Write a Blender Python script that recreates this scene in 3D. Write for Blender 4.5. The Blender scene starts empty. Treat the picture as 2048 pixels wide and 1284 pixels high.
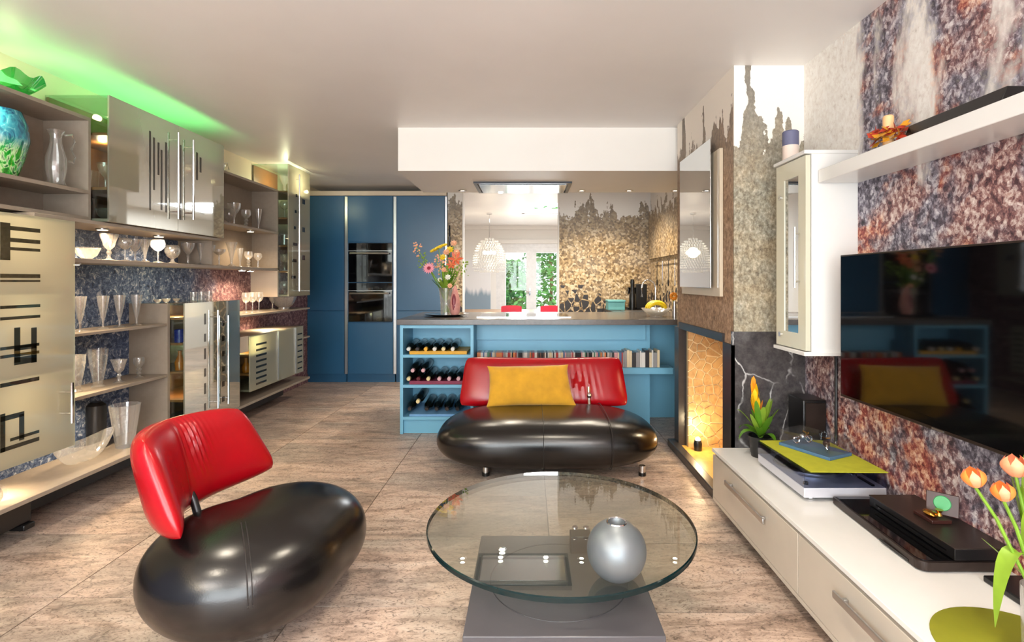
import bpy, bmesh, math, random
from mathutils import Vector, Matrix
random.seed(7)
sc = bpy.context.scene
col = sc.collection
PI = math.pi

# ---------------------------------------------------------------- camera
F = 1050.0; U0 = 1058.0; V0 = 563.0; CH = 1.27          # focal length (px), principal point (px), eye height (m)
cam = bpy.data.cameras.new('camera'); cam_o = bpy.data.objects.new('camera', cam); col.objects.link(cam_o)
cam.sensor_width = 36.0; cam.lens = F / 2048 * 36; cam.clip_start = 0.05
cam.shift_x = -(U0 - 1024) / 2048; cam.shift_y = -(642 - V0) / 2048
cam_o.location = (0, 0, CH); cam_o.rotation_euler = (PI / 2, 0, 0)
sc.camera = cam_o

# ---------------------------------------------------------------- sky, daylight, exposure
world = bpy.data.worlds.new('sky'); sc.world = world; world.use_nodes = True
_bg = world.node_tree.nodes['Background']; _bg.inputs[0].default_value = (0.86, 0.93, 1.0, 1); _bg.inputs[1].default_value = 2.2
def area(name, loc, rot, sx, sy, power, color=(1, 1, 1), spread=PI):
    l = bpy.data.lights.new(name, 'AREA'); l.shape = 'RECTANGLE'; l.size = sx; l.size_y = sy; l.energy = power; l.color = color; l.spread = spread
    o = bpy.data.objects.new(name, l); col.objects.link(o); o.location = loc; o.rotation_euler = rot; return o
area('daylight_added_window', (-0.55, -2.28, 1.25), (PI / 2 + 0.2, 0, 0), 3.7, 2.1, 180, (0.93, 0.97, 1.0))  # daylight of an unseen window, added to even out the brightness
area('daylight_dining_skylight', (0.45, 8.8, 2.62), (0, 0, 0), 1.2, 1.4, 110, (0.95, 0.98, 1.0))
area('daylight_french_doors', (0.35, 11.95, 1.3), (-PI / 2, 0, 0), 1.6, 2.0, 70, (0.97, 0.99, 1.0))
vs = sc.view_settings
vs.view_transform = 'Standard'; vs.look = 'None'; vs.gamma = 1.0; vs.use_curve_mapping = False; vs.exposure = 0.34
sc.cycles.max_bounces = 10; sc.cycles.transparent_max_bounces = 32; sc.cycles.sample_clamp_indirect = 4.0
sc.cycles.caustics_reflective = False; sc.cycles.caustics_refractive = False; sc.cycles.blur_glossy = 0.5

# ---------------------------------------------------------------- helpers
def S(r, g, b):                                            # sRGB 0-255 -> linear
    f = lambda c: (c / 255) / 12.92 if c / 255 <= 0.04045 else ((c / 255 + 0.055) / 1.055) ** 2.4
    return (f(r), f(g), f(b), 1.0)
def XY(u, Y): return (u - U0) / F * Y                      # metres across for a column of the photograph at depth Y
def ZV(v, Y): return CH - (v - V0) / F * Y
WL = {}
def base_loc(o): return WL.get(o.name, Vector((0, 0, 0)))
def tag(o, label=None, cat=None, group=None, kind=None):
    if label: o['label'] = label
    if cat: o['category'] = cat
    if group: o['group'] = group
    if kind: o['kind'] = kind
    return o
def thing(name, label, cat, loc=(0, 0, 0), group=None, rz=0):
    o = bpy.data.objects.new(name, None); col.objects.link(o); o.location = loc; o.rotation_euler = (0, 0, rz)
    o.empty_display_size = 0.05; WL[o.name] = Vector(loc)
    return tag(o, label, cat, group)
class MB:
    def __init__(s): s.v = []; s.f = []; s.sm = []
    def add(s, vs, fs, smooth=False):
        k = len(s.v); s.v += [tuple(p) for p in vs]; s.f += [tuple(i + k for i in f) for f in fs]; s.sm += [smooth] * len(fs); return s
    def box(s, x0, x1, y0, y1, z0, z1):
        x0, x1 = sorted((x0, x1)); y0, y1 = sorted((y0, y1)); z0, z1 = sorted((z0, z1))
        return s.add([(x0,y0,z0),(x1,y0,z0),(x1,y1,z0),(x0,y1,z0),(x0,y0,z1),(x1,y0,z1),(x1,y1,z1),(x0,y1,z1)],
                     [(0,3,2,1),(4,5,6,7),(0,1,5,4),(1,2,6,5),(2,3,7,6),(3,0,4,7)])
    def prism(s, poly, z0, z1, axis='z'):                   # poly of 2-D points, counter-clockwise
        n = len(poly); m = {'z': lambda a, b, c: (a, b, c), 'y': lambda a, b, c: (a, c, b), 'x': lambda a, b, c: (c, a, b)}[axis]
        return s.add([m(a, b, z0) for a, b in poly] + [m(a, b, z1) for a, b in poly],
                     [tuple(range(n - 1, -1, -1)), tuple(range(n, 2 * n))] + [(i, (i + 1) % n, n + (i + 1) % n, n + i) for i in range(n)])
    def lathe(s, prof, c=(0, 0, 0), n=20, axis='z', cap=True):
        vs = []; fs = []; c = Vector(c)
        for r, h in prof:
            for i in range(n):
                a = 2 * PI * i / n; p = (r * math.cos(a), r * math.sin(a), h)
                if axis == 'y': p = (p[0], p[2], p[1])
                if axis == 'x': p = (p[2], p[0], p[1])
                vs.append(c + Vector(p))
        for j in range(len(prof) - 1):
            for i in range(n):
                a, b = j * n + i, j * n + (i + 1) % n; fs.append((a, b, b + n, a + n))
        if cap:
            if prof[0][0] > 1e-5: fs.append(tuple(range(n - 1, -1, -1)))
            if prof[-1][0] > 1e-5: fs.append(tuple((len(prof) - 1) * n + i for i in range(n)))
        return s.add(vs, fs, True)
    def ball(s, c, r, n=10, m=6, sc_=(1, 1, 1)):
        pr = [(max(1e-6, math.sin(PI * j / m)), -math.cos(PI * j / m)) for j in range(m + 1)]
        k = len(s.v); s.lathe(pr, (0, 0, 0), n, cap=False)
        s.v[k:] = [(c[0] + p[0] * r * sc_[0], c[1] + p[1] * r * sc_[1], c[2] + p[2] * r * sc_[2]) for p in s.v[k:]]
        return s
    def tube(s, pts, r, n=8, cap=True):
        pts = [Vector(p) for p in pts]; rs = r if isinstance(r, (list, tuple)) else [r] * len(pts)
        vs = []; fs = []; up = Vector((0, 0, 1))
        for i, p in enumerate(pts):
            t = (pts[min(i + 1, len(pts) - 1)] - pts[max(i - 1, 0)]).normalized()
            a = t.cross(up)
            if a.length < 1e-3: a = t.cross(Vector((1, 0, 0)))
            a.normalize(); b = a.cross(t).normalized()
            vs += [p + (a * math.cos(2 * PI * k / n) + b * math.sin(2 * PI * k / n)) * rs[i] for k in range(n)]
        for j in range(len(pts) - 1):
            for k in range(n): q, w = j * n + k, j * n + (k + 1) % n; fs.append((q, w, w + n, q + n))
        if cap: fs += [tuple(range(n - 1, -1, -1)), tuple((len(pts) - 1) * n + k for k in range(n))]
        return s.add(vs, fs, True)
    def grid(s, fn, nu, nv, closed_u=False):                # fn(i/nu, j/nv) -> point
        vs = [fn(i / nu, j / nv) for j in range(nv + 1) for i in range(nu + (0 if closed_u else 1))]; w = nu + (0 if closed_u else 1)
        fs = [(j * w + i, j * w + (i + 1) % w, (j + 1) * w + (i + 1) % w, (j + 1) * w + i) for j in range(nv) for i in range(nu)]
        return s.add(vs, fs, True)
    def xf(s, M): s.v = [tuple(M @ Vector(p)) for p in s.v]; return s
    def mesh(s, name, mat, off, bevel=0, seg=2, solid=0):
        me = bpy.data.meshes.new(name); me.from_pydata([Vector(p) - off for p in s.v], [], s.f); me.update()
        me.polygons.foreach_set('use_smooth', s.sm)
        bm = bmesh.new(); bm.from_mesh(me); bmesh.ops.recalc_face_normals(bm, faces=bm.faces[:])
        if bevel:
            for f in bmesh.ops.bevel(bm, geom=bm.edges[:], offset=bevel, segments=seg, affect='EDGES', profile=0.5, clamp_overlap=True)['faces']: f.smooth = True
        bm.to_mesh(me); bm.free()
        if any(s.sm): me.set_sharp_from_angle(angle=math.radians(38))
        if mat: me.materials.append(MATS[mat] if isinstance(mat, str) else mat)
        return me
    def build(s, name, mat, parent=None, bevel=0, seg=2):
        if parent is not None: off = base_loc(parent)
        else:
            xs, ys, zs = zip(*s.v); off = Vector(((min(xs) + max(xs)) / 2, (min(ys) + max(ys)) / 2, min(zs)))
        o = bpy.data.objects.new(name, s.mesh(name, mat, off, bevel, seg)); col.objects.link(o)
        if parent is not None: o.parent = parent; WL[o.name] = off
        else: o.location = off; WL[o.name] = off
        return o
def bx(name, mat, b, parent=None, bevel=0): return MB().box(*b).build(name, mat, parent, bevel)
def copy_tree(o, parent=None):
    c = o.copy(); col.objects.link(c)
    if parent: c.parent = parent
    for ch in o.children: copy_tree(ch, c)
    return c
ORD = ['first','second','third','fourth','fifth','sixth','seventh','eighth','ninth','tenth','eleventh','twelfth','thirteenth','fourteenth','fifteenth','sixteenth']

# ---------------------------------------------------------------- materials (all node based)
MATS = {}
class NT:
    def __init__(s, name):
        s.m = bpy.data.materials.new(name); s.m.use_nodes = True; s.t = s.m.node_tree; s.t.nodes.clear()
        s.out = s.t.nodes.new('ShaderNodeOutputMaterial'); MATS[name] = s.m
    def n(s, typ, ins=None, **attr):
        nd = s.t.nodes.new('ShaderNode' + typ)
        for k, v in attr.items(): setattr(nd, k, v)
        for k, v in (ins or {}).items(): s.set(nd.inputs[k], v)
        return nd
    def set(s, sock, v):
        if isinstance(v, bpy.types.NodeSocket): s.t.links.new(v, sock)
        elif isinstance(v, bpy.types.Node): s.t.links.new(v.outputs[0], sock)
        else: sock.default_value = v
    def math(s, op, a, b=0.0, clamp=False):
        return s.n('Math', {0: a, 1: b}, operation=op, use_clamp=clamp).outputs[0]
    def mix(s, fac, a, b, blend='MIX'):
        nd = s.n('Mix', data_type='RGBA', blend_type=blend); s.set(nd.inputs[0], fac); s.set(nd.inputs[6], a); s.set(nd.inputs[7], b); return nd.outputs[2]
    def ramp(s, fac, stops, interp='LINEAR'):
        nd = s.n('ValToRGB', {0: fac}); cr = nd.color_ramp; cr.interpolation = interp
        while len(cr.elements) < len(stops): cr.elements.new(0.5)
        for e, (p, c) in zip(cr.elements, stops): e.position = p; e.color = c if len(c) == 4 else (*c, 1)
        return nd.outputs[0]
    def pos(s): return s.n('NewGeometry').outputs['Position']
    def mapped(s, vec, scale=(1, 1, 1), loc=(0, 0, 0), rot=(0, 0, 0)):
        return s.n('Mapping', {0: vec, 1: loc, 2: rot, 3: scale}).outputs[0]
    def noise(s, vec, scale, detail=4, rough=0.55, dist=0.0):
        return s.n('TexNoise', {'Vector': vec, 'Scale': scale, 'Detail': detail, 'Roughness': rough, 'Distortion': dist}).outputs[0]
    def vor(s, vec, scale, feature='F1', out=0, rnd=1.0):
        return s.n('TexVoronoi', {'Vector': vec, 'Scale': scale, 'Randomness': rnd}, feature=feature).outputs[out]
    def sep(s, vec): return s.n('SeparateXYZ', {0: vec}).outputs
    def princ(s, colr, rough=0.5, metal=0.0, spec=0.5, bump=None, bstr=0.2, bdist=0.01, **kw):
        p = s.n('BsdfPrincipled', {'Base Color': colr, 'Roughness': rough, 'Metallic': metal, 'Specular IOR Level': spec})
        for k, v in kw.items(): s.set(p.inputs[k.replace('_', ' ')], v)
        if bump is not None: s.set(p.inputs['Normal'], s.n('Bump', {'Height': bump, 'Strength': bstr, 'Distance': bdist}))
        return p
    def done(s, sh): s.set(s.out.inputs[0], sh); return s.m
def plain(name, c, rough=0.5, metal=0.0, spec=0.5, var=0.06, vscale=14, bump=0.0, bscale=60, **kw):
    t = NT(name); P_ = t.n('TexCoord').outputs['Object']; nz = t.noise(P_, vscale, 3)
    d = tuple(x * (1 - var) for x in c[:3]) + (1,); l = tuple(min(1, x * (1 + var)) for x in c[:3]) + (1,)
    cc = t.ramp(nz, [(0.3, d), (0.7, l)])
    b = t.noise(P_, bscale, 3) if bump else None
    t.done(t.princ(cc, rough, metal, spec, b, bump, 0.004, **kw)); return t.m
def emit(name, c, strength):
    t = NT(name); t.done(t.n('Emission', {0: c, 1: strength}))
def glass(name, tint, edge=0.5, base=0.05, rough=0.02, gloss=(1, 1, 1, 1), body=None, bodyfac=0.0):
    t = NT(name); fr = t.n('LayerWeight', {0: 0.35}).outputs['Facing']
    fac = t.math('ADD', t.math('MULTIPLY', t.math('POWER', fr, 2.2), edge), base, True)
    tr = t.n('BsdfTransparent', {0: tint}); gl = t.n('BsdfGlossy', {0: gloss, 1: rough})
    sh = t.n('MixShader', {0: fac, 1: tr, 2: gl}).outputs[0]
    if body:
        df = t.n('MixShader', {0: 0.5, 1: t.n('BsdfDiffuse', {0: body}).outputs[0], 2: t.n('BsdfTranslucent', {0: body}).outputs[0]}).outputs[0]
        sh = t.n('MixShader', {0: bodyfac, 1: sh, 2: df}).outputs[0]
    t.done(sh)

plain('white_paint', S(232, 228, 222), 0.6, var=0.015, vscale=3)
plain('ceiling_paint', S(236, 232, 229), 0.42, var=0.02, vscale=2)
plain('cream_wall', S(236, 220, 190), 0.6, var=0.02, vscale=3)
plain('lacquer_white', S(232, 230, 226), 0.18, var=0.01)
plain('lacquer_greige', S(196, 186, 172), 0.16, var=0.015)
plain('shelf_greige', S(150, 138, 124), 0.42, var=0.05, vscale=30)
plain('shelf_wood', S(134, 88, 48), 0.4, var=0.12, vscale=18)
plain('shelf_dark', S(38, 34, 34), 0.35)
plain('beige_board', S(214, 198, 176), 0.3, var=0.02)
plain('kitchen_blue', S(38, 88, 124), 0.3, var=0.03, vscale=3)
plain('counter_blue', S(116, 180, 210), 0.4, var=0.03, vscale=3)
plain('worktop', S(86, 80, 76), 0.22, var=0.12, vscale=40, bump=0.05)
plain('aluminium', S(205, 206, 208), 0.28, 1.0, var=0.03)
plain('chrome', S(230, 230, 232), 0.06, 1.0, var=0.01)
plain('steel_dark', S(60, 62, 66), 0.3, 0.8)
plain('black_gloss', S(8, 8, 10), 0.06, var=0.0)
plain('black_plastic', S(16, 15, 16), 0.32, var=0.1)
plain('black_brushed', S(52, 42, 38), 0.34, 0.5, var=0.1, vscale=30)
plain('screen', S(5, 5, 6), 0.05, spec=0.6, var=0.0)
plain('oven_glass', S(10, 10, 12), 0.05, spec=0.7, var=0.0)
plain('red_leather', S(158, 6, 20), 0.25, var=0.06, vscale=8, bump=0.06, bscale=220, spec=0.5)
plain('black_leather', S(13, 11, 11), 0.24, var=0.1, vscale=8, bump=0.08, bscale=180, spec=0.6)
plain('seam_leather', S(38, 34, 33), 0.5)
plain('mustard_velvet', S(204, 150, 30), 0.85, var=0.14, vscale=9, bump=0.25, bscale=90, Sheen_Weight=0.4)
plain('slab_grey', S(72, 70, 74), 0.32, var=0.03)
plain('groove', S(40, 40, 44), 0.5)
plain('silver_ball', S(116, 122, 126), 0.42, 0.55, var=0.02)
plain('turntable_silver', S(206, 206, 214), 0.32, 0.25, var=0.02)
plain('vinyl', S(18, 20, 34), 0.2)
plain('felt_lime', S(176, 176, 40), 0.9, var=0.08, vscale=20)
plain('olive_mat', S(128, 128, 22), 0.6, var=0.05)
plain('blue_base', S(72, 106, 140), 0.45)
plain('brass', S(214, 160, 70), 0.2, 1.0)
plain('mahogany', S(52, 24, 19), 0.35)
plain('green_enamel', S(52, 150, 84), 0.3)
plain('leaf', S(82, 128, 24), 0.42, var=0.25, vscale=12)
plain('leaf_light', S(126, 158, 46), 0.45, var=0.2, vscale=12)
plain('stem', S(110, 150, 40), 0.5, var=0.2)
plain('bract_yellow', S(240, 190, 20), 0.45, var=0.1)
plain('bract_orange', S(232, 140, 24), 0.45, var=0.15)
plain('tulip_orange', S(242, 132, 60), 0.45, var=0.2, vscale=20)
plain('tulip_pink', S(240, 150, 110), 0.45, var=0.2, vscale=20)
plain('petal_pink', S(244, 160, 176), 0.5)
plain('petal_rose', S(150, 40, 62), 0.6)
plain('petal_coral', S(236, 112, 74), 0.5, var=0.15)
plain('petal_peach', S(240, 178, 140), 0.5, var=0.1)
plain('petal_yellow', S(238, 206, 40), 0.55, var=0.1)
plain('petal_white', S(238, 236, 220), 0.55)
plain('twig', S(120, 96, 60), 0.7)
plain('pot_black', S(20, 20, 20), 0.35)
plain('bottle', S(12, 16, 12), 0.12, var=0.0)
for k_, c_ in dict(white=(230, 228, 220), dark=(40, 34, 34), gold=(230, 176, 60), cream=(232, 214, 160), rose=(214, 170, 176), wine=(90, 26, 36)).items(): plain('cap_' + k_, S(*c_), 0.3)
plain('tray_yellow', S(214, 158, 30), 0.5); plain('tray_red', S(120, 24, 60), 0.5); plain('tray_blue', S(110, 160, 205), 0.4)
plain('candle_blue', S(98, 100, 128), 0.6); plain('candle_cream', S(226, 208, 196), 0.55); plain('candle_peach', S(244, 196, 140), 0.5)
plain('autumn_red', S(170, 50, 24), 0.6); plain('autumn_gold', S(216, 150, 30), 0.6)
plain('teal_tin', S(110, 178, 180), 0.35); plain('banana', S(244, 206, 20), 0.45, var=0.08)
plain('red_plastic', S(214, 40, 62), 0.35); plain('wood_table', S(150, 116, 84), 0.4, var=0.15)
plain('upvc', S(226, 224, 222), 0.35); plain('dark_stone', S(46, 42, 42), 0.35, var=0.2, vscale=30)
plain('ceramic_white', S(224, 216, 206), 0.3); plain('cobalt', S(24, 40, 130), 0.15); plain('amber', S(170, 96, 20), 0.15)
plain('conch_pink', S(214, 150, 140), 0.4, var=0.2); plain('conch_inner', S(130, 50, 62), 0.4); plain('grout', S(96, 84, 72), 0.8); plain('grass', S(96, 130, 60), 0.9, var=0.3)
plain('paving', S(170, 165, 158), 0.8); plain('tree_leaf', S(86, 140, 66), 0.7, var=0.35, vscale=6)
plain('hood_glass', S(226, 230, 232), 0.12, 0.85, var=0.0)
plain('soffit_paint', S(236, 232, 226), 0.45, var=0.015, vscale=3)
glass('clear_glass', (0.97, 0.985, 0.975, 1), 0.55, 0.03)
glass('pane_glass', (0.86, 0.93, 0.89, 1), 0.6, 0.06)
glass('table_glass', (0.90, 0.95, 0.93, 1), 1.0, 0.10, 0.005)
plain('table_edge', S(10, 30, 32), 0.12, spec=0.35, var=0.0)
glass('crystal', (0.95, 0.95, 0.94, 1), 0.95, 0.12, 0.10, body=(0.95, 0.93, 0.88, 1), bodyfac=0.10)
glass('cut_crystal', (0.9, 0.9, 0.9, 1), 0.95, 0.22, 0.14, body=(0.95, 0.92, 0.87, 1), bodyfac=0.20)
glass('acrylic', (0.93, 0.95, 0.96, 1), 0.5, 0.04)
glass('lid_acrylic', (0.72, 0.75, 0.84, 1), 0.5, 0.06)
glass('green_glass', (0.06, 0.50, 0.14, 1), 0.9, 0.14, 0.05, body=(0.04, 0.42, 0.09, 1), bodyfac=0.22)
glass('frosted', (0.75, 0.78, 0.70, 1), 0.60, 0.16, 0.04, gloss=(0.95, 0.97, 0.92, 1), body=S(226, 224, 204), bodyfac=0.50)
glass('frosted_dark', (0.55, 0.58, 0.50, 1), 0.4, 0.6, 0.03, gloss=(0.95, 0.96, 0.92, 1), body=S(214, 212, 192), bodyfac=0.30)
glass('smoke_clear', (0.30, 0.30, 0.27, 1), 0.5, 0.10, 0.03, body=S(86, 84, 72), bodyfac=0.35)
emit('spot_warm', (1.0, 0.78, 0.48, 1), 14.0); emit('spot_white', (1.0, 0.9, 0.74, 1), 20.0); emit('bulb', (1.0, 0.86, 0.62, 1), 8.0)

def art_glass():
    t = NT('art_glass'); p = t.n('TexCoord').outputs['Object']; z = t.sep(p)[2]
    st = t.noise(t.mapped(p, (1, 1, 0.35), rot=(0.5, 0.3, 0)), 26, 3, 0.5, 2.5)
    lo = t.ramp(st, [(0.38, S(10, 110, 30)), (0.5, S(40, 170, 50)), (0.58, S(190, 225, 170)), (0.66, S(20, 90, 40))])
    hi = t.ramp(st, [(0.35, S(10, 70, 110)), (0.6, S(50, 150, 170)), (0.75, S(140, 210, 215))])
    t.done(t.princ(t.mix(t.ramp(z, [(0.13, (0, 0, 0, 1)), (0.2, (1, 1, 1, 1))]), lo, hi), 0.06, 0, 0.8))
art_glass()

def floor_mat():
    t = NT('stone_tile'); p = t.pos(); r = t.n('ObjectInfo').outputs['Random']
    off = t.n('CombineXYZ', {0: t.math('MULTIPLY', r, 31.0), 1: t.math('MULTIPLY', r, 17.0), 2: 0.0}).outputs[0]
    q = t.n('VectorMath', {0: p, 1: off}, operation='ADD').outputs[0]
    big = t.noise(t.mapped(q, (0.6, 1.6, 1)), 1.6, 4, 0.6, 0.6)
    streak = t.noise(t.mapped(q, (0.6, 2.3, 1)), 4.5, 8, 0.74, 1.4)
    fine = t.noise(t.mapped(q, (0.8, 1.3, 1)), 40, 6, 0.75, 1.8)
    c = t.ramp(streak, [(0.28, S(92, 76, 66)), (0.41, S(170, 144, 124)), (0.52, S(212, 184, 162)), (0.66, S(230, 208, 188)), (0.82, S(188, 148, 114))])
    g = t.ramp(streak, [(0.3, S(92, 84, 78)), (0.5, S(166, 150, 134)), (0.75, S(206, 192, 174))])
    c = t.mix(t.ramp(big, [(0.42, (0, 0, 0, 1)), (0.62, (1, 1, 1, 1))]), c, g)
    c = t.mix(t.math('MULTIPLY', t.ramp(fine, [(0.37, (1, 1, 1, 1)), (0.49, (0, 0, 0, 1))]), 0.85), c, S(70, 52, 40))
    c = t.mix(t.math('MULTIPLY', t.ramp(fine, [(0.56, (0, 0, 0, 1)), (0.7, (1, 1, 1, 1))]), 0.45), c, S(226, 208, 186))
    c = t.mix(0.12, c, t.mix(r, S(120, 98, 80), S(200, 190, 180))); c = t.mix(1.0, c, (0.90, 0.90, 0.94, 1), 'MULTIPLY')
    t.done(t.princ(c, t.ramp(fine, [(0.3, (0.42,) * 3), (0.7, (0.26,) * 3)]), 0, 0.45, t.math('ADD', fine, streak), 0.12, 0.004))
floor_mat()

def marble():
    t = NT('dark_marble'); p = t.pos()
    d = t.n('VectorMath', {0: p, 1: t.n('VectorMath', {0: t.n('TexNoise', {'Vector': p, 'Scale': 3.0, 'Detail': 5.0}).outputs[1], 1: (0.28, 0.28, 0.28)}, operation='MULTIPLY').outputs[0]}, operation='ADD').outputs[0]
    e = t.vor(t.mapped(d, (1.3, 1.3, 0.8), rot=(0.5, 0.4, 0.2)), 3.4, 'DISTANCE_TO_EDGE')
    m = t.math('MULTIPLY', t.ramp(e, [(0.0, (1, 1, 1, 1)), (0.024, (0, 0, 0, 1))]), t.ramp(t.noise(p, 6, 4), [(0.40, (0, 0, 0, 1)), (0.6, (1, 1, 1, 1))]))
    g = t.ramp(t.noise(p, 14, 6, 0.7), [(0.3, S(44, 42, 44)), (0.55, S(78, 74, 74)), (0.8, S(104, 100, 100))])
    t.done(t.princ(t.mix(m, g, S(214, 212, 210)), 0.22, 0, 0.5))
marble()

def drips(t, h, z, zt, amp, hs, seed, soft=0.02):           # mask of a pattern that ends upward in ragged drips
    v = t.n('CombineXYZ', {0: h, 1: t.math('MULTIPLY', z, 0.22), 2: seed}).outputs[0]
    a = t.noise(v, hs, 3, 0.62); a = t.math('ADD', t.math('MULTIPLY', t.math('POWER', a, 3.0), 2.2), 0.22); b = t.noise(t.n('CombineXYZ', {0: h, 1: z, 2: seed + 4}).outputs[0], 26, 3)
    top = t.math('ADD', t.math('ADD', t.math('MULTIPLY', t.math('SUBTRACT', a, 0.5), amp * 3.0), zt), t.math('MULTIPLY', t.math('SUBTRACT', b, 0.5), 0.34))
    return t.math('MULTIPLY', t.math('SUBTRACT', top, z), 1 / soft, True)
def mural_chimney(name, haxis, zt, amp, cols, seed, white=S(240, 234, 226), hs=7.0, lowdark=True):
    t = NT(name); p = t.pos(); s_ = t.sep(p); h = s_[haxis]; z = s_[2]
    sq = t.mapped(p, (1, 1, 0.75))
    f = t.math('ADD', t.math('MULTIPLY', t.noise(sq, 52, 6, 0.74, 0.15), 0.75), t.math('MULTIPLY', t.noise(p, 13, 4, 0.7), 0.25)); m = t.noise(p, 7, 4, 0.6)
    c = t.ramp(f, [(0.30, cols[0]), (0.43, cols[1]), (0.52, cols[2]), (0.64, cols[3])])
    tint = t.ramp(m, [(0.35, cols[4]), (0.65, cols[5])]); c = t.mix(0.45, c, tint, 'OVERLAY')
    k = drips(t, h, z, zt, amp, hs, seed)
    edge = t.math('MULTIPLY', t.math('SUBTRACT', z, zt - 0.45), 1.6, True)
    c = t.mix(t.math('MULTIPLY', edge, 0.8), c, S(128, 122, 114))
    if lowdark: c = t.mix(t.ramp(t.math('ADD', z, t.math('MULTIPLY', m, 0.08)), [(0.955, (1, 1, 1, 1)), (1.0, (0.75,) * 3), (1.0, (0, 0, 0, 1))]), c, S(58, 50, 46)) if False else c
    t.done(t.princ(t.mix(k, white, c), 0.6, 0, 0.3, f, 0.15, 0.003))
mural_chimney('mural_chimney_side', 1, 2.2, 0.42, [S(84, 70, 60), S(140, 118, 98), S(172, 148, 124), S(206, 186, 164), S(140, 120, 104), S(176, 146, 118)], 2.0, S(236, 226, 214), 6.0)
mural_chimney('mural_chimney_front', 0, 2.2, 0.40, [S(76, 66, 58), S(142, 132, 116), S(176, 168, 150), S(216, 208, 196), S(130, 140, 140), S(176, 156, 118)], 6.3, S(244, 238, 228), 7.0)

def mural_kitchen(name, haxis):
    t = NT(name); p = t.pos(); s_ = t.sep(p); h = s_[haxis]; z = s_[2]
    f = t.vor(p, 42, 'F1', 1); g = t.sep(f)[0]; n = t.noise(p, 40, 5, 0.7); big = t.noise(p, 2.5, 3)
    c = t.ramp(t.math('ADD', t.math('MULTIPLY', g, 0.55), t.math('MULTIPLY', n, 0.45)), [(0.25, S(112, 88, 60)), (0.45, S(168, 138, 98)), (0.62, S(204, 176, 132)), (0.8, S(232, 214, 184))])
    c = t.mix(t.math('MULTIPLY', t.ramp(big, [(0.4, (0, 0, 0, 1)), (0.65, (1, 1, 1, 1))]), 0.5), c, t.mix(0.5, c, S(186, 182, 176)))
    up = t.math('MULTIPLY', t.math('SUBTRACT', z, 1.75), 2.2, True)
    c = t.mix(t.math('MULTIPLY', up, 0.75), c, S(132, 126, 120))
    chip = t.vor(t.mapped(p, (1, 1, 0.6), rot=(0.3, 0.6, 0)), 14, 'F1', 1); ch = t.sep(chip)[0]
    lowm = t.math('MULTIPLY', t.math('SUBTRACT', 1.24, z), 3.0, True)
    e = t.vor(t.mapped(p, (1, 1, 0.6), rot=(0.3, 0.6, 0)), 14, 'DISTANCE_TO_EDGE')
    dk = t.math('MULTIPLY', t.math('LESS_THAN', ch, lowm), t.math('GREATER_THAN', e, 0.06))
    c = t.mix(dk, c, S(56, 52, 54))
    k = drips(t, h, z, 2.16, 0.2, 9.0, 3.1)
    t.done(t.princ(t.mix(k, S(236, 232, 228), c), 0.5, 0, 0.4, n, 0.1, 0.003))
mural_kitchen('mural_kitchen_back', 0); mural_kitchen('mural_kitchen_side', 1)

def mural_tv():
    t = NT('mural_tv_wall'); p = t.pos(); s_ = t.sep(p); y = s_[1]; z = s_[2]
    q = t.mapped(p, (1, 1, 0.8), rot=(0.5, 0, 0))
    f = t.math('ADD', t.math('MULTIPLY', t.noise(q, 34, 7, 0.78, 0.3), 0.86), t.math('MULTIPLY', t.sep(t.vor(q, 70, 'F1', 1))[0], 0.14)); m = t.noise(p, 3.2, 4, 0.6, 0.5); m2 = t.noise(t.mapped(p, (1, 1, 1), (5, 3, 9)), 4.2, 4, 0.6, 0.4)
    c = t.ramp(f, [(0.30, S(34, 26, 32)), (0.42, S(92, 62, 66)), (0.50, S(146, 104, 100)), (0.57, S(196, 172, 164)), (0.68, S(232, 220, 214))])
    g = t.ramp(f, [(0.32, S(28, 28, 36)), (0.45, S(84, 78, 88)), (0.54, S(140, 134, 146)), (0.66, S(212, 208, 212))])
    o = t.ramp(f, [(0.32, S(60, 24, 24)), (0.45, S(150, 64, 56)), (0.54, S(206, 142, 108)), (0.66, S(238, 206, 176))])
    c = t.mix(t.ramp(m, [(0.42, (0, 0, 0, 1)), (0.56, (1, 1, 1, 1))]), c, g)
    c = t.mix(t.math('MULTIPLY', t.ramp(m2, [(0.52, (0, 0, 0, 1)), (0.62, (1, 1, 1, 1))]), 0.85), c, o)
    w = t.ramp(f, [(0.27, S(180, 168, 160)), (0.38, S(224, 216, 208)), (0.6, S(240, 236, 230))])
    d = t.noise(t.mapped(p, (1, 1.0, 0.32), rot=(-0.5, 0, 0)), 4.2, 5, 0.62, 0.3)
    a = t.math('MULTIPLY', t.math('SUBTRACT', 2.36, y), 2.2); b = t.math('MULTIPLY', t.math('SUBTRACT', 1.78, z), 5.0)
    a = t.math('MINIMUM', a, 0.46)
    k = t.math('MAXIMUM', a, t.math('MINIMUM', b, 1.5)); k = t.math('ADD', k, t.math('MULTIPLY', t.math('SUBTRACT', d, 0.5), 4.0))
    k = t.math('ADD', t.math('MULTIPLY', k, 2.6), t.math('MULTIPLY', t.math('SUBTRACT', f, 0.5), 3.0), True)
    t.done(t.princ(t.mix(k, w, c), 0.55, 0, 0.35, f, 0.15, 0.003))
mural_tv()

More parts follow.
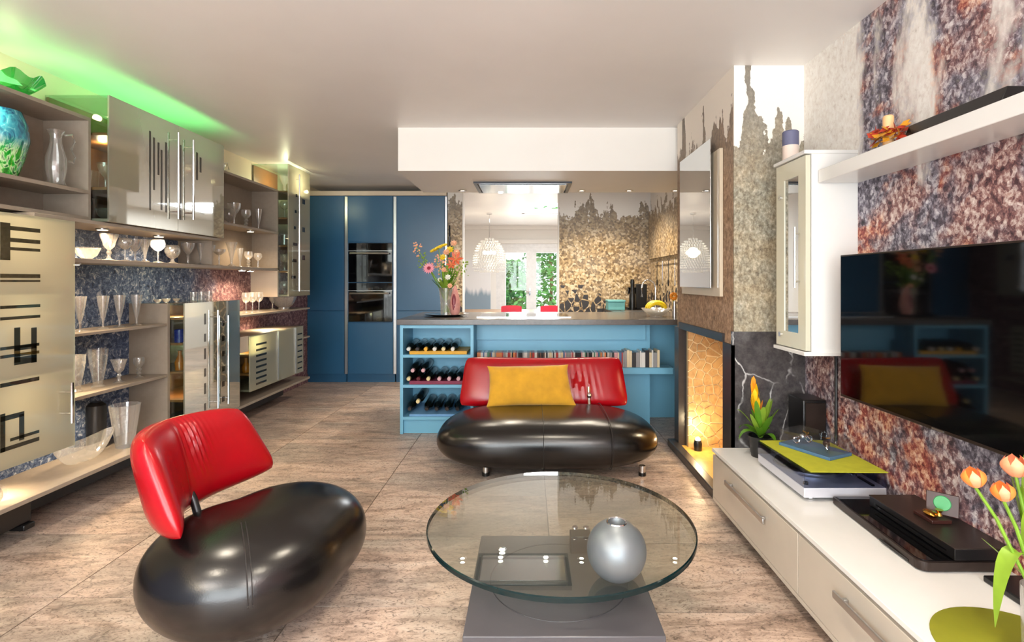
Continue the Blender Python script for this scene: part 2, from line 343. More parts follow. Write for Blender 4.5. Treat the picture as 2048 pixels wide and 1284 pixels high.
def mural_left():
    t = NT('mural_display_wall'); p = t.pos(); s_ = t.sep(p); y = s_[1]; z = s_[2]
    f = t.noise(t.mapped(p, rot=(0.4, 0, 0)), 30, 7, 0.8, 0.8); m = t.noise(p, 3.0, 3)
    b = t.ramp(f, [(0.36, S(28, 36, 54)), (0.47, S(66, 86, 122)), (0.55, S(112, 128, 156)), (0.63, S(220, 222, 228))])
    r = t.ramp(f, [(0.36, S(52, 30, 40)), (0.47, S(110, 76, 84)), (0.56, S(160, 124, 124)), (0.66, S(214, 196, 192))])
    c = t.mix(t.math('MULTIPLY', t.math('SUBTRACT', t.math('ADD', y, m), 4.9), 3.0, True), b, r)
    k = t.math('MULTIPLY', t.math('SUBTRACT', 1.9, z), 8.0, True)
    t.done(t.princ(t.mix(k, S(238, 224, 196), c), 0.5, 0, 0.35, f, 0.12, 0.003))
mural_left()

def misty():  # soft treeline reflection put into the colour
    t = NT('treeline_reflection'); p = t.pos(); s_ = t.sep(p); z = s_[2]
    n = t.noise(t.n('CombineXYZ', {0: s_[0], 1: 0.0, 2: 0.0}).outputs[0], 7, 6, 0.65)
    hgt = t.math('ADD', t.math('MULTIPLY', n, 0.7), 0.75)
    k = t.math('MULTIPLY', t.math('SUBTRACT', hgt, z), 8.0, True)
    t.done(t.princ(t.mix(k, S(232, 230, 230), S(138, 156, 170)), 0.3))
misty()
def goldstone():
    t = NT('gold_stone'); p = t.n('TexCoord').outputs['Object']; r = t.n('ObjectInfo').outputs['Random']
    c = t.ramp(t.noise(t.pos(), 30, 5), [(0.3, S(168, 128, 80)), (0.7, S(208, 172, 120))])
    t.done(t.princ(t.mix(t.math('MULTIPLY', r, 0.4), c, S(190, 150, 96)), 0.45))
goldstone(); plain('joint_light', S(250, 226, 176), 0.6); plain('hearth_gold', S(206, 160, 80), 0.35, var=0.2, vscale=20)
# ================================================================ SETTING
XL, XR, CEIL = -2.79, 1.54, 2.48
YB, YK, YD = -2.2, 6.65, 11.5                # garden wall behind the camera, kitchen wall, far dining wall
def struct(name, mat, boxes, parent=None):
    m = MB()
    for b in boxes: m.box(*b)
    o = m.build(name, mat, parent)
    if parent is None: tag(o, kind='structure')
    return o
fl = tag(bx('floor', 'grout', (XL - 0.1, XR + 0.1, YB - 0.2, YD + 0.2, -0.12, -0.004)), kind='structure')
edges = [-2.88, -1.89, -0.90, 0.10, 1.09, 2.08]; yoff = [0.06, 0.06, 0.0, -0.036, -0.036]
ty = 0.53; tiles = {}
for i in range(5):
    j = 0; y = 2.05 + yoff[i] - 9 * ty
    while y < YD:
        x0, x1 = max(edges[i], XL), min(edges[i + 1], XR); y0, y1 = max(y, YB), min(y + ty, YD)
        if y1 - y0 > 0.05 and x1 - x0 > 0.05:
            key = (round(x1 - x0, 3), round(y1 - y0, 3)); g = 0.0025
            if key not in tiles: tiles[key] = MB().box(g, key[0] - g, g, key[1] - g, -0.012, 0.0).mesh('tile', 'stone_tile', Vector((0, 0, 0)))
            t = bpy.data.objects.new('tile', tiles[key]); col.objects.link(t); t.parent = fl; t.location = Vector((x0, y0, 0)) - fl.location
        y += ty
# ceiling with the dining-room skylight cut out
SKY = (-0.13, 1.05, 8.1, 9.5)
struct('ceiling', 'ceiling_paint', [(XL - .1, XR + .1, YB - .2, SKY[2], CEIL, CEIL + .1), (XL - .1, XR + .1, SKY[3], YD + .2, CEIL, CEIL + .1),
        (XL - .1, SKY[0], SKY[2], SKY[3], CEIL, CEIL + .1), (SKY[1], XR + .1, SKY[2], SKY[3], CEIL, CEIL + .1)])
wk = tag(MB().box(SKY[0], SKY[1], SKY[2], SKY[2] + .05, CEIL + .02, CEIL + .08).box(SKY[0], SKY[1], SKY[3] - .05, SKY[3], CEIL + .02, CEIL + .08)
         .box(SKY[0], SKY[0] + .05, SKY[2], SKY[3], CEIL + .02, CEIL + .08).box(SKY[1] - .05, SKY[1], SKY[2], SKY[3], CEIL + .02, CEIL + .08).build('window_2', 'upvc'), kind='structure')
struct('wall_left', 'mural_display_wall', [(XL - .12, XL, YB - .1, YK + .6, 0, CEIL)])
struct('wall_right', 'mural_tv_wall', [(XR, XR + .12, YB - .1, 4.06, 0, CEIL)])
struct('wall_right_kitchen', 'mural_kitchen_side', [(XR, XR + .12, 4.06, YK + .15, 0, CEIL)])
# garden side behind the camera: wall with a wide unseen window, added for brightness
struct('wall_back', 'white_paint', [(XL, -2.4, YB - .12, YB, 0, CEIL), (1.3, XR, YB - .12, YB, 0, CEIL), (-2.4, 1.3, YB - .12, YB, 0, .2), (-2.4, 1.3, YB - .12, YB, 2.3, CEIL)])
w1 = struct('window_1', 'upvc', [(-2.4, -2.33, YB - .1, YB - .02, .2, 2.3), (1.23, 1.3, YB - .1, YB - .02, .2, 2.3), (-2.33, 1.23, YB - .1, YB - .02, .2, .27), (-2.33, 1.23, YB - .1, YB - .02, 2.23, 2.3), (-.6, -.52, YB - .1, YB - .02, .27, 2.23)])
bx('pane', 'clear_glass', (-2.33, -.6, YB - .065, YB - .055, .27, 2.23), w1); bx('pane', 'clear_glass', (-.52, 1.23, YB - .065, YB - .055, .27, 2.23), w1)
# kitchen wall: recess behind the tall cupboards, opening to the dining room, patterned right part
OX0, OX1 = -0.845, 0.383
struct('wall_kitchen_left', 'mural_kitchen_back', [(-1.03, OX0, YK, YK + .15, 0, CEIL)])
struct('wall_kitchen', 'mural_kitchen_back', [(OX1, XR, YK, YK + .15, 0, CEIL)])
struct('wall_recess', 'white_paint', [(XL, -1.03, YK + .6, YK + .7, 0, CEIL)]); struct('wall_recess_side', 'white_paint', [(-1.04, -1.03, YK + .15, YK + .6, 0, CEIL)])
struct('trim_1', 'white_paint', [(OX1 - .012, OX1, YK - .004, YK + .154, 0, CEIL), (OX0, OX0 + .012, YK - .004, YK + .154, 0, CEIL)])
# dining room
struct('wall_dining_left', 'white_paint', [(XL - .12, XL, YK + .7, YD + .12, 0, CEIL)])
struct('wall_dining_right', 'white_paint', [(XR, XR + .12, YK + .15, YD + .12, 0, CEIL)])
DX0, DX1, DZ = -0.72, 0.82, 2.10
struct('wall_dining', 'white_paint', [(XL, DX0, YD, YD + .12, 0, CEIL), (DX1, XR, YD, YD + .12, 0, CEIL), (DX0, DX1, YD, YD + .12, DZ, CEIL)])
struct('trim_2', 'white_paint', [(XL, XR, YD - .08, YD, 2.40, CEIL), (DX0 - .1, DX1 + .1, YD - .05, YD, DZ, DZ + .09)])
d1 = struct('door_1', 'upvc', [(DX0, DX0 + .1, YD, YD + .1, 0, DZ), (DX1 - .1, DX1, YD, YD + .1, 0, DZ), (DX0 + .1, DX1 - .1, YD, YD + .1, DZ - .08, DZ)])
mid = (DX0 + DX1) / 2
for a, b in ((DX0 + .1, mid), (mid, DX1 - .1)):
    lf = MB().box(a, a + .11, YD + .01, YD + .07, .02, DZ - .08).box(b - .11, b, YD + .01, YD + .07, .02, DZ - .08).box(a + .11, b - .11, YD + .01, YD + .07, .02, .22).box(a + .11, b - .11, YD + .01, YD + .07, DZ - .2, DZ - .08).build('door_leaf', 'upvc', d1)
    bx('pane', 'clear_glass', (a + .11, b - .11, YD + .035, YD + .045, .22, DZ - .2), lf)
MB().box(mid - .045, mid - .02, YD - .02, YD + .01, .98, 1.12).tube([(mid - .03, YD - .03, 1.05), (mid - .03, YD - .05, 1.05), (mid - .14, YD - .05, 1.05)], .012).build('door_handle', 'chrome', d1)
# lowered box over the peninsula
sof = struct('ceiling_lowered_box', 'soffit_paint', [(-1.03, XR, 4.13, 5.13, 2.14, CEIL)])
# chimney breast
CX, CY = 1.148, 2.94
FY0, FY1, FZ = 3.08, 3.98, 0.915
ch = struct('wall_chimney', 'mural_chimney_side', [(CX, XR, CY + .012, FY0, 0, CEIL), (CX, XR, FY0, FY1, FZ, CEIL), (CX, XR, FY1, 4.06, 0, CEIL), (1.47, XR, FY0, FY1, 0, FZ)])
struct('wall_chimney_front', 'mural_chimney_front', [(CX, XR, CY, CY + .012, 0.99, CEIL)])
bx('marble_slab', 'dark_marble', (CX - .012, XR, CY - .014, CY + .012, 0, 0.99), ch)
MB().box(CX - .012, CX, CY - .014, FY0, 0, FZ).build('jamb_cladding', 'dark_stone', ch)
MB().box(CX - .02, CX + .04, FY1 - .02, 4.07, 0, FZ + .01).build('jamb_cladding', 'dark_stone', ch)
MB().box(CX - .014, CX, FY0, FY1, FZ, FZ + .05).build('lintel_cladding', 'dark_stone', ch)
# fireplace: hearth, crazy-paved gold stone panel, small uplight
fp = thing('fireplace', 'open fireplace lit gold inside, with crazy stone panel, in the chimney breast', 'fireplace', (1.3, 3.5, 0))
bx('hearth', 'hearth_gold', (CX, 1.47, FY0, FY1 - .02, 0, .035), fp)
bx('inner_back', 'hearth_gold', (1.455, 1.47, FY0, FY1 - .02, .035, FZ), fp)
MB().box(CX - .075, CX - .012, CY - .02, 4.07, 0, .055).build('hearth_kerb', 'dark_stone', fp, 0.006)
bx('joint_bed', 'joint_light', (CX + .04, 1.455, FY1 - .055, FY1 - .025, .035, FZ), fp)
rn = random.Random(5)
PX0, PX1, PZ0, PZ1 = CX + .04, 1.455, .035, FZ
seeds = []
while len(seeds) < 62:
    p = (rn.uniform(PX0, PX1), rn.uniform(PZ0, PZ1))
    if all(math.hypot(p[0] - q[0], p[1] - q[1]) > .045 for q in seeds): seeds.append(p)
def clip(poly, a, b, c):                                       # keep a*x + b*y <= c
    out = []
    for i in range(len(poly)):
        p, q = poly[i], poly[(i + 1) % len(poly)]; dp, dq = a * p[0] + b * p[1] - c, a * q[0] + b * q[1] - c
        if dp <= 0: out.append(p)
        if dp * dq < 0: k = dp / (dp - dq); out.append((p[0] + k * (q[0] - p[0]), p[1] + k * (q[1] - p[1])))
    return out
for i, s_ in enumerate(seeds):
    poly = [(PX0, PZ0), (PX1, PZ0), (PX1, PZ1), (PX0, PZ1)]
    for j, q in enumerate(seeds):
        if i == j: continue
        a, b = q[0] - s_[0], q[1] - s_[1]; L = math.hypot(a, b)
        poly = clip(poly, a / L, b / L, ((q[0] ** 2 + q[1] ** 2 - s_[0] ** 2 - s_[1] ** 2) / 2) / L - .0045)
        if len(poly) < 3: break
    if len(poly) >= 3: MB().prism(poly, FY1 - .066, FY1 - .05, 'y').build('stone', 'gold_stone', fp)
def point(name, loc, power, color, r=0.02):
    l = bpy.data.lights.new(name, 'POINT'); l.energy = power; l.color = color; l.shadow_soft_size = r
    o = bpy.data.objects.new(name, l); col.objects.link(o); o.location = loc; return o
def spot(name, loc, power, color, angle=110, blend=0.8, r=0.025, rot=(0, 0, 0)):
    l = bpy.data.lights.new(name, 'SPOT'); l.energy = power; l.color = color; l.spot_size = math.radians(angle); l.spot_blend = blend; l.shadow_soft_size = r
    o = bpy.data.objects.new(name, l); col.objects.link(o); o.location = loc; o.rotation_euler = rot; return o
WARM = (1.0, 0.76, 0.48)
ul = thing('uplight', 'small round uplight glowing on the fireplace hearth', 'lamp', (1.235, 3.84, .035))
MB().lathe([(.028, 0), (.03, .05), (.024, .075)], ul.location, 16).build('lamp_body', 'steel_dark', ul)
MB().ball((1.235, 3.84, .115), .019).build('bulb', 'bulb', ul)
point('uplight_light', (1.235, 3.80, .2), 2.5, (1.0, 0.78, 0.46), .02)
spot('fireplace_downlight', (1.34, 3.5, .90), 13, (1.0, 0.80, 0.50), 150)
# recessed downlights
def downlight(x, y, z, label, power, r=.035, mat='spot_white', color=(1, .88, .7), angle=120):
    t = thing('downlight', label, 'ceiling light', (x, y, z), 'recessed downlights')
    MB().lathe([(r + .012, 0), (r + .014, -.004), (r, -.006), (r - .006, -.001)], (x, y, z), 20, cap=False).build('trim_ring', 'chrome', t)
    MB().lathe([(r - .006, 0), (r - .006, -.002)], (x, y, z), 16).build('lens', mat, t)
    spot('downlight_beam', (x, y, z - .02), power, color, angle)
for u, w in ((925, 'leftmost of the row under the lowered ceiling box, left of the hood'), (1163, 'directly right of the cooker hood under the lowered box'), (1258, 'second right of the cooker hood under the lowered box'), (1350, 'rightmost under the lowered box beside the mirror')):
    Y = 5.02; downlight(XY(u, Y), Y, 2.14, 'small recessed spotlight, ' + w, 24, .026)
for x, y, w in ((-1.7, .5, 'left'), (.3, .5, 'right')):  # unseen downlights added to brighten the living room
    downlight(x, y, CEIL, 'unseen downlight added to the living room ceiling, above the viewer on the %s' % w, 60, .04)
downlight(-1.7, 1.9, CEIL, 'unseen downlight added above the red and black lounge chair', 50, .04); downlight(.3, 1.9, CEIL, 'unseen downlight added above the round glass coffee table', 50, .04)  # two more fill downlights, added out of view
for x, w in ((-.3, 'left'), (.85, 'right')): downlight(x, 5.85, CEIL, 'unseen kitchen downlight added behind the lowered box, %s one' % w, 100, .04)  # added out of sight to lift the kitchen brightness
# unseen uplighters added behind the viewer to brighten the ceiling
for x, w in ((-2.2, 'left'), (1.05, 'right')):
    t = thing('added_uplighter', 'tall unseen uplighter added behind the viewer to brighten the ceiling, %s one' % w, 'added lamp', (x, -1.5, 0))
    MB().lathe([(.14, 0), (.14, .015), (.02, .03)], (x, -1.5, 0), 24).build('base', 'steel_dark', t); MB().tube([(x, -1.5, .02), (x, -1.5, 1.72)], .012).build('pole', 'chrome', t)
    MB().lathe([(.03, 1.70), (.10, 1.74), (.17, 1.82), (.165, 1.82), (.095, 1.75)], (x, -1.5, 0), 24, cap=False).build('shade', 'aluminium', t)
    area('added_uplighter_light', (x, -1.5, 1.83), (PI, 0, 0), .3, .3, 120, (1.0, .97, .93))
# cooker hood set in the box
hd = thing('cooker_hood', 'flush ceiling cooker hood with white glass panel and steel frame', 'cooker hood', (-.05, 4.83, 2.125))
MB().box(-.485, .375, 4.57, 4.60, 2.125, 2.14).box(-.485, .375, 5.06, 5.09, 2.125, 2.14).box(-.485, -.455, 4.60, 5.06, 2.125, 2.14).box(.345, .375, 4.60, 5.06, 2.125, 2.14).build('frame', 'steel_dark', hd)
bx('glass_panel', 'hood_glass', (-.44, .33, 4.62, 5.04, 2.118, 2.139), hd, .002)
for x in (-.27, .16): MB().lathe([(.022, 0), (.022, -.004)], (x, 5.0, 2.117), 14).build('hood_light', 'spot_white', hd); spot('hood_beam', (x, 5.0, 2.10), 8, (1, .9, .75))
# garden outside the French doors
tag(bx('ground', 'paving', (-6, 6, YD + .2, 20, -.15, -.02)), kind='structure')
def tree(x, y, h, r, label, seed):
    rr = random.Random(seed); t = thing('garden_tree', label, 'tree', (x, y, -.02))
    MB().tube([(x, y, -.02), (x + .05, y, h * .4), (x, y + .05, h * .7)], [.07, .05, .03]).build('trunk', 'twig', t)
    m = MB()
    for k in range(1500):
        a = rr.uniform(0, 2 * PI); zz = rr.uniform(.08, 1); q = r * math.sqrt(rr.random()) * (1.1 - zz * .6)
        c = Vector((x + q * math.cos(a), y + q * math.sin(a), h * zz)); d = Vector((rr.gauss(0, 1), rr.gauss(0, 1), rr.gauss(0, .6))).normalized() * .09; e = d.orthogonal().normalized() * .05
        m.add([c - d, c + e, c + d, c - e], [(0, 1, 2, 3)])
    tag(m.build('foliage', 'tree_leaf', t), kind='stuff')
tree(.55, 14.0, 3.2, 1.0, 'leafy green garden tree seen through the right French door', 1)
tree(-.6, 15.6, 1.9, .8, 'lower garden shrub seen through the left French door', 2)

# ================================================================ TALL KITCHEN CUPBOARDS
YC = 6.60
kb = [(-2.79, -2.325), (-2.275, -1.712), (-1.658, -1.062)]
for i, w in enumerate(('nearest the display wall', 'with the built-in ovens', 'beside the dining room opening')):
    x0, x1 = kb[i]; t = thing('tall_cupboard', 'tall dark blue kitchen cupboard ' + w, 'cupboard', ((x0 + x1) / 2, YC + .3, 0), 'tall blue kitchen cupboards')
    X0, X1 = (x0 - 0.0, x1 + .02) if i == 0 else (x0 - .02, x1 + .02)
    bx('carcass', 'kitchen_blue', (X0 + .001, X1, YC + .022, 7.24, .1, 2.35), t); bx('plinth', 'kitchen_blue', (X0 + .001, X1, YC + .03, 7.2, 0, .1), t)
    if i == 1:
        bx('door', 'kitchen_blue', (x0, x1, YC, YC + .02, 1.765, 2.338), t, .002); bx('door', 'kitchen_blue', (x0, x1, YC, YC + .02, .107, .752), t, .002)
    else:
        bx('door', 'kitchen_blue', (x0 + .003, x1, YC, YC + .02, .905, 2.338), t, .002); bx('door', 'kitchen_blue', (x0 + .003, x1, YC, YC + .02, .107, .899), t, .002)
    if i < 3: MB().box(x1 + .008, x1 + .042 - (.012 if i == 2 else 0), YC + .004, YC + .02, .107, 2.338).build('handle_profile', 'aluminium', t)
tag(bx('cupboard_cornice', 'beige_board', (XL + .001, -1.04, YC + .01, 7.24, 2.352, 2.41)), 'pale filler strip along the top of the tall blue cupboards', 'filler strip')
def oven(z0, z1, label, top):
    t = thing('oven', label, 'oven', (-1.99, YC, z0), 'built-in ovens'); a, b = -2.268, -1.718
    bx('door_glass', 'oven_glass', (a, b, YC - .012, YC + .02, z0, z1 - .10), t, .003); bx('control_panel', 'oven_glass', (a, b, YC - .012, YC + .02, z1 - .095, z1), t, .003)
    MB().box(a, b, YC - .014, YC - .012, z1 - .101, z1 - .094).build('trim_strip', 'aluminium', t)
    MB().tube([(a + .03, YC - .05, z1 - .13), (b - .03, YC - .05, z1 - .13)], .011).box(a + .05, a + .07, YC - .05, YC - .012, z1 - .138, z1 - .122).box(b - .07, b - .05, YC - .05, YC - .012, z1 - .138, z1 - .122).build('handle', 'aluminium', t)
    bx('window', 'screen', (a + .07, b - .07, YC - .0135, YC - .011, z0 + .06, z1 - .19), t)
oven(1.262, 1.752, 'upper built-in black glass compact oven with steel bar handle', True)
oven(.765, 1.252, 'lower built-in black glass oven under the compact oven', False)

# ================================================================ PENINSULA
PY = 4.37
tag(MB().box(-1.10, XR, PY - .01, 5.44, .908, .954).build('worktop', 'worktop', None, .003), 'dark stone worktop of the blue kitchen peninsula', 'worktop')
wr = thing('wine_rack_unit', 'light blue open wine rack with three shelves at the end of the peninsula', 'wine rack', (-.77, PY + .19, 0))
a, b = -1.074, -.462
for x0, x1 in ((a, a + .025), (b - .025, b)): bx('side_panel', 'counter_blue', (x0, x1, PY, 4.77, 0, .906), wr)
bx('back_panel', 'counter_blue', (a + .025, b - .025, 4.75, 4.77, .1, .906), wr)
for z in (.118, .385, .636, .881): bx('shelf', 'counter_blue', (a + .025, b - .025, PY + .002, 4.75, z, z + .024), wr)
bx('plinth', 'counter_blue', (a + .025, b - .025, PY + .03, PY + .05, 0, .118), wr)
tag(bx('peninsula_end_cupboard', 'counter_blue', (a, b, 4.772, 5.36, .02, .906)), 'blue cupboard block behind the wine rack carrying the worktop', 'cupboard')
cd = thing('media_back_panel', 'light blue recessed panel with disc shelf under the worktop behind the sofa', 'shelf unit', (.5, 4.7, 0))
bx('back_panel', 'counter_blue', (b + .002, 1.07, 4.65, 4.67, 0, .906), cd)
bx('top_rail', 'counter_blue', (b + .002, 1.02, 4.60, 4.649, .76, .906), cd)
bx('shelf', 'counter_blue', (b + .002, 1.23, 4.47, 4.648, .48, .535), cd, .002)
MB().box(1.05, 1.07, 4.671, 4.93, 0, .906).box(1.071, XR, 4.91, 4.93, 0, .906).build('side_recess', 'counter_blue', cd)
tag(bx('peninsula_cupboards', 'counter_blue', (b + .002, 1.045, 4.68, 5.36, .02, .906)), 'blue peninsula base cupboards facing the kitchen behind the disc shelf', 'cupboard')
hob = thing('induction_hob', 'flat black glass induction hob set in the peninsula worktop', 'hob', (-.05, 4.9, .954))
bx('glass_plate', 'black_gloss', (-.45, .36, 4.62, 5.12, .9545, .960), hob, .001)
MB().box(-.46, .37, 4.61, 4.62, .9545, .961).build('steel_edge', 'aluminium', hob)
# wine bottles lie neck forward, slightly nose-down
bot_me = MB().lathe([(.0, .30), (.034, .30), (.037, .29), (.037, .10), (.034, .07), (.016, .035), (.0145, .012), (.0145, 0)], (0, 0, 0), 18, 'y').mesh('glass_body', 'bottle', Vector((0, 0, 0)))
caps = {k: MB().lathe([(.0, -.006), (.0145, -.006), (.0165, -.003), (.0165, .03), (.0155, .032)], (0, 0, 0), 16, 'y').mesh('capsule', 'cap_' + k, Vector((0, 0, 0))) for k in ('white', 'dark', 'gold', 'cream', 'rose', 'wine')}
def bottle(u, z, cap, label, grp, dip=.16):
    t = thing('wine_bottle', label, 'bottle', (XY(u, 4.58), 4.41, z), grp); t.rotation_euler = (dip, 0, 0)
    for me, nm in ((bot_me, 'glass_body'), (caps[cap], 'capsule')):
        o = bpy.data.objects.new(nm, me); col.objects.link(o); o.parent = t
cn = dict(white='white', dark='black', gold='gold', cream='cream', rose='pink', wine='dark red')
for k, (u, c) in enumerate(zip((826, 843, 859, 876, 893, 911), ('white', 'dark', 'gold', 'white', 'cream', 'white'))):
    bottle(u, .702, c, 'dark wine bottle with %s capsule, %s from left on the top wine shelf' % (cn[c], ORD[k]), 'wine bottles on the top wine shelf', .08)
for k, (u, c) in enumerate(zip((826, 845, 864, 885, 904, 922), ('cream', 'wine', 'cream', 'rose', 'rose', 'rose'))):
    bottle(u, .452, c, 'dark wine bottle with %s capsule, %s from left, bottom row of middle wine shelf' % (cn[c], ORD[k]), 'wine bottles on the middle wine shelf', .08)
for k, (u, c) in enumerate(zip((834, 854), ('rose', 'rose'))):
    bottle(u, .522, c, 'dark wine bottle with pink capsule, %s of the two stacked on the middle wine shelf' % ('left' if k == 0 else 'right'), 'wine bottles on the middle wine shelf', .08)
for k, (u, c) in enumerate(zip((828, 861, 880, 900, 920), ('dark', 'dark', 'dark', 'dark', 'dark'))):
    bottle(u, .200, c, 'black-capped wine bottle, %s from left in the bottom row of lowest wine shelf' % ORD[k], 'wine bottles on the lowest wine shelf', .1)
bottle(844, .262, 'cream', 'single wine bottle stacked on top in the lowest wine shelf', 'wine bottles on the lowest wine shelf', .1)
tag(MB().box(-1.0, -.52, 4.39, 4.74, .661, .682).box(-1.0, -.52, 4.39, 4.40, .682, .688).build('bottle_tray', 'tray_yellow'), 'yellow tray under bottles on the top wine shelf', 'tray', 'coloured bottle trays')
tag(MB().box(-1.0, -.50, 4.39, 4.74, .410, .432).box(-1.0, -.50, 4.39, 4.40, .432, .438).build('bottle_tray', 'tray_red'), 'dark red tray under bottles on the middle wine shelf', 'tray', 'coloured bottle trays')
tag(MB().prism([(4.39, .143), (4.74, .143), (4.74, .18), (4.39, .16)], -1.0, -.50, 'x').build('bottle_tray', 'tray_blue'), 'pale blue sloping tray under bottles on the lowest wine shelf', 'tray', 'coloured bottle trays')
# compact discs
cdcols = [('white', (226, 222, 214)), ('black', (30, 28, 30)), ('red', (170, 52, 44)), ('orange', (214, 128, 72)), ('green', (86, 132, 104)), ('blue', (70, 98, 142)), ('grey', (150, 146, 144)), ('cream', (228, 208, 170)), ('pink', (214, 158, 160)), ('brown', (110, 78, 60))]
for n_, c_ in cdcols: plain('spine_' + n_, S(*c_), 0.3, var=0.03)
rr = random.Random(11); x = -.445; k = 0
while x < 1.12:
    late = x > .8
    n_ = rr.choices([c[0] for c in cdcols], [5, 4, 2, 2, 2, 2, 3, 2, 2, 1] if not late else [9, 1, 0, 0, 0, 0, 3, 6, 0, 1])[0]
    w = rr.choice((.0105, .0105, .014, .021)) if not late else rr.choice((.012, .022, .034)); h = .126 if not late else rr.choice((.126, .14, .146))
    x += w
    if x > 1.135: break
    k += 1
    sfx = {1: 'st', 2: 'nd', 3: 'rd'}.get(k % 10 if k % 100 not in (11, 12, 13) else 0, 'th')
    m = MB().box(x - w, x - .0012, 4.495, 4.635, .5355, .5355 + h)
    tag(m.build('disc_case', 'spine_' + n_), 'slim disc case with %s spine, %d%s from left on the blue shelf' % (n_, k, sfx), 'disc case', 'disc cases on the blue shelf')
# ================================================================ DISPLAY WALL (left)
XF, XB = -2.42, -2.52                       # front of the glass cabinets, front of the open shelves
def YU(u, X=XF): return X * F / (u - U0)    # depth of a column of the photograph on the plane x = X
def strips(parent, x, rects, mat='smoke_clear'):     # clear bands left in the frosting, (y0, y1, z0, z1)
    for (y0, y1, z0, z1) in rects: bx('clear_band', mat, (x + .0005, x + .0015, y0, y1, z0, z1), parent)
def bar_handle(parent, x, y, z0, z1):
    MB().tube([(x + .035, y, z0), (x + .035, y, z1)], .008).tube([(x + .001, y, z0 + .05), (x + .035, y, z0 + .05)], .005).tube([(x + .001, y, z1 - .05), (x + .035, y, z1 - .05)], .005).build('handle', 'chrome', parent)
def cabinet(name, label, y0, y1, z0, z1, shelves, doors, mat, side='pane_glass', top='pane_glass', back='shelf_wood', lit=0):
    t = thing(name, label, 'cabinet', ((XL + XF) / 2, (y0 + y1) / 2, z0))
    bx('back_panel', back, (XL + .001, XL + .015, y0 + .008, y1 - .008, z0, z1 - .01), t)
    bx('bottom_panel', 'shelf_greige', (XL + .016, XF - .012, y0 + .008, y1 - .008, z0, z0 + .018), t)
    bx('top_panel', top, (XL + .016, XF - .012, y0 + .008, y1 - .008, z1 - .014, z1), t)
    for ya in (y0, y1 - .007): bx('side_panel', side, (XL + .001, XF - .011, ya, ya + .007, z0, z1), t)
    for z in shelves: bx('shelf', 'shelf_wood', (XL + .016, XF - .02, y0 + .008, y1 - .008, z, z + .016), t)
    ds = []
    n = len(doors)
    for i, (ya, yb) in enumerate(doors): ds.append(bx('door', mat, (XF - .010, XF, ya + .0015, yb - .0015, z0, z1), t))
    return t, ds
# --- lower near cabinet with big frosted doors
t, ds = cabinet('frosted_cabinet', 'large frosted glass cabinet with clear line pattern, left of the shelf recess', 1.55, 2.80, .40, 1.59, (.80, 1.20), [(1.55, 2.17), (2.17, 2.80)], 'frosted', side='shelf_greige', top='shelf_greige')
def vz(v, Y): return ZV(v, Y)
d = ds[1]
R = []
for v0, v1, ua, ub in ((455, 463, 20, 80), (478, 486, 20, 80), (496, 502, 20, 80), (548, 556, 0, 80), (560, 564, 0, 80), (610, 616, 0, 80), (632, 638, 0, 80), (690, 696, 0, 78), (706, 712, 0, 78), (885, 893, 0, 78), (868, 874, 20, 78), (760, 768, 0, 78)):
    Y0, Y1 = YU(max(ua, -80)), YU(ub); Ym = (Y0 + Y1) / 2; R.append((max(2.18, Y0), Y1, vz(v1, Ym), vz(v0, Ym)))
for ua, ub, v0, v1 in ((0, 20, 445, 520), (28, 40, 655, 725), (62, 73, 655, 725), (28, 73, 712, 727), (28, 73, 690, 699), (38, 48, 828, 880), (0, 10, 828, 905), (0, 48, 828, 838)):
    Y0, Y1 = YU(ua), YU(ub); Ym = (Y0 + Y1) / 2; R.append((max(2.18, Y0), Y1, vz(v1, Ym), vz(v0, Ym)))
strips(d, XF, R); bar_handle(d, XF, YU(131), vz(846, YU(131)), vz(765, YU(131)))
# --- upper near cabinet, two satin doors
ya, yb = 3.025, 4.165; ym = 3.62
t, ds = cabinet('upper_glass_cabinet', 'upper satin glass cabinet with two doors and long bar handles', ya, yb, 1.616, 2.345, (1.80, 2.115), [(ya, ym), (ym, yb)], 'frosted_dark')
U = [(300, 262, 420), (308, 275, 380), (317, 285, 350), (323, 300, 420), (332, 285, 425)]
strips(ds[0], XF, [(YU(u - 1.6), YU(u + 1.6), ZV(v1, YU(u)), ZV(v0, YU(u))) for u, v0, v1 in U])
strips(ds[1], XF, [(YU(u - 1.6), YU(u + 1.6), ZV(v1, YU(u)), ZV(v0, YU(u))) for u, v0, v1 in ((361, 290, 440), (387, 300, 350), (394, 305, 360), (401, 315, 345))])
bar_handle(ds[0], XF, YU(347), ZV(438, YU(347)), ZV(265, YU(347))); bar_handle(ds[1], XF, YU(377), ZV(440, YU(377)), ZV(280, YU(377)))
# --- far upper cabinet
ya, yb = 5.285, 5.80
t, ds = cabinet('upper_glass_cabinet', 'tall narrow frosted glass cabinet at the far end, next to the blue cupboards', ya, yb, 1.12, 2.455, (1.36, 1.62, 1.90, 2.17), [(ya, yb)], 'frosted')
strips(ds[0], XF, [(ya + .06 + .02 * k, ya + .16 + .02 * (k % 3), 1.3 + .17 * k, 1.33 + .17 * k) for k in range(6)] + [(yb - .2, yb - .13, 1.5 + .3 * k, 1.55 + .3 * k) for k in range(3)])
bar_handle(ds[0], XF, YU(592), 1.17, 2.38)
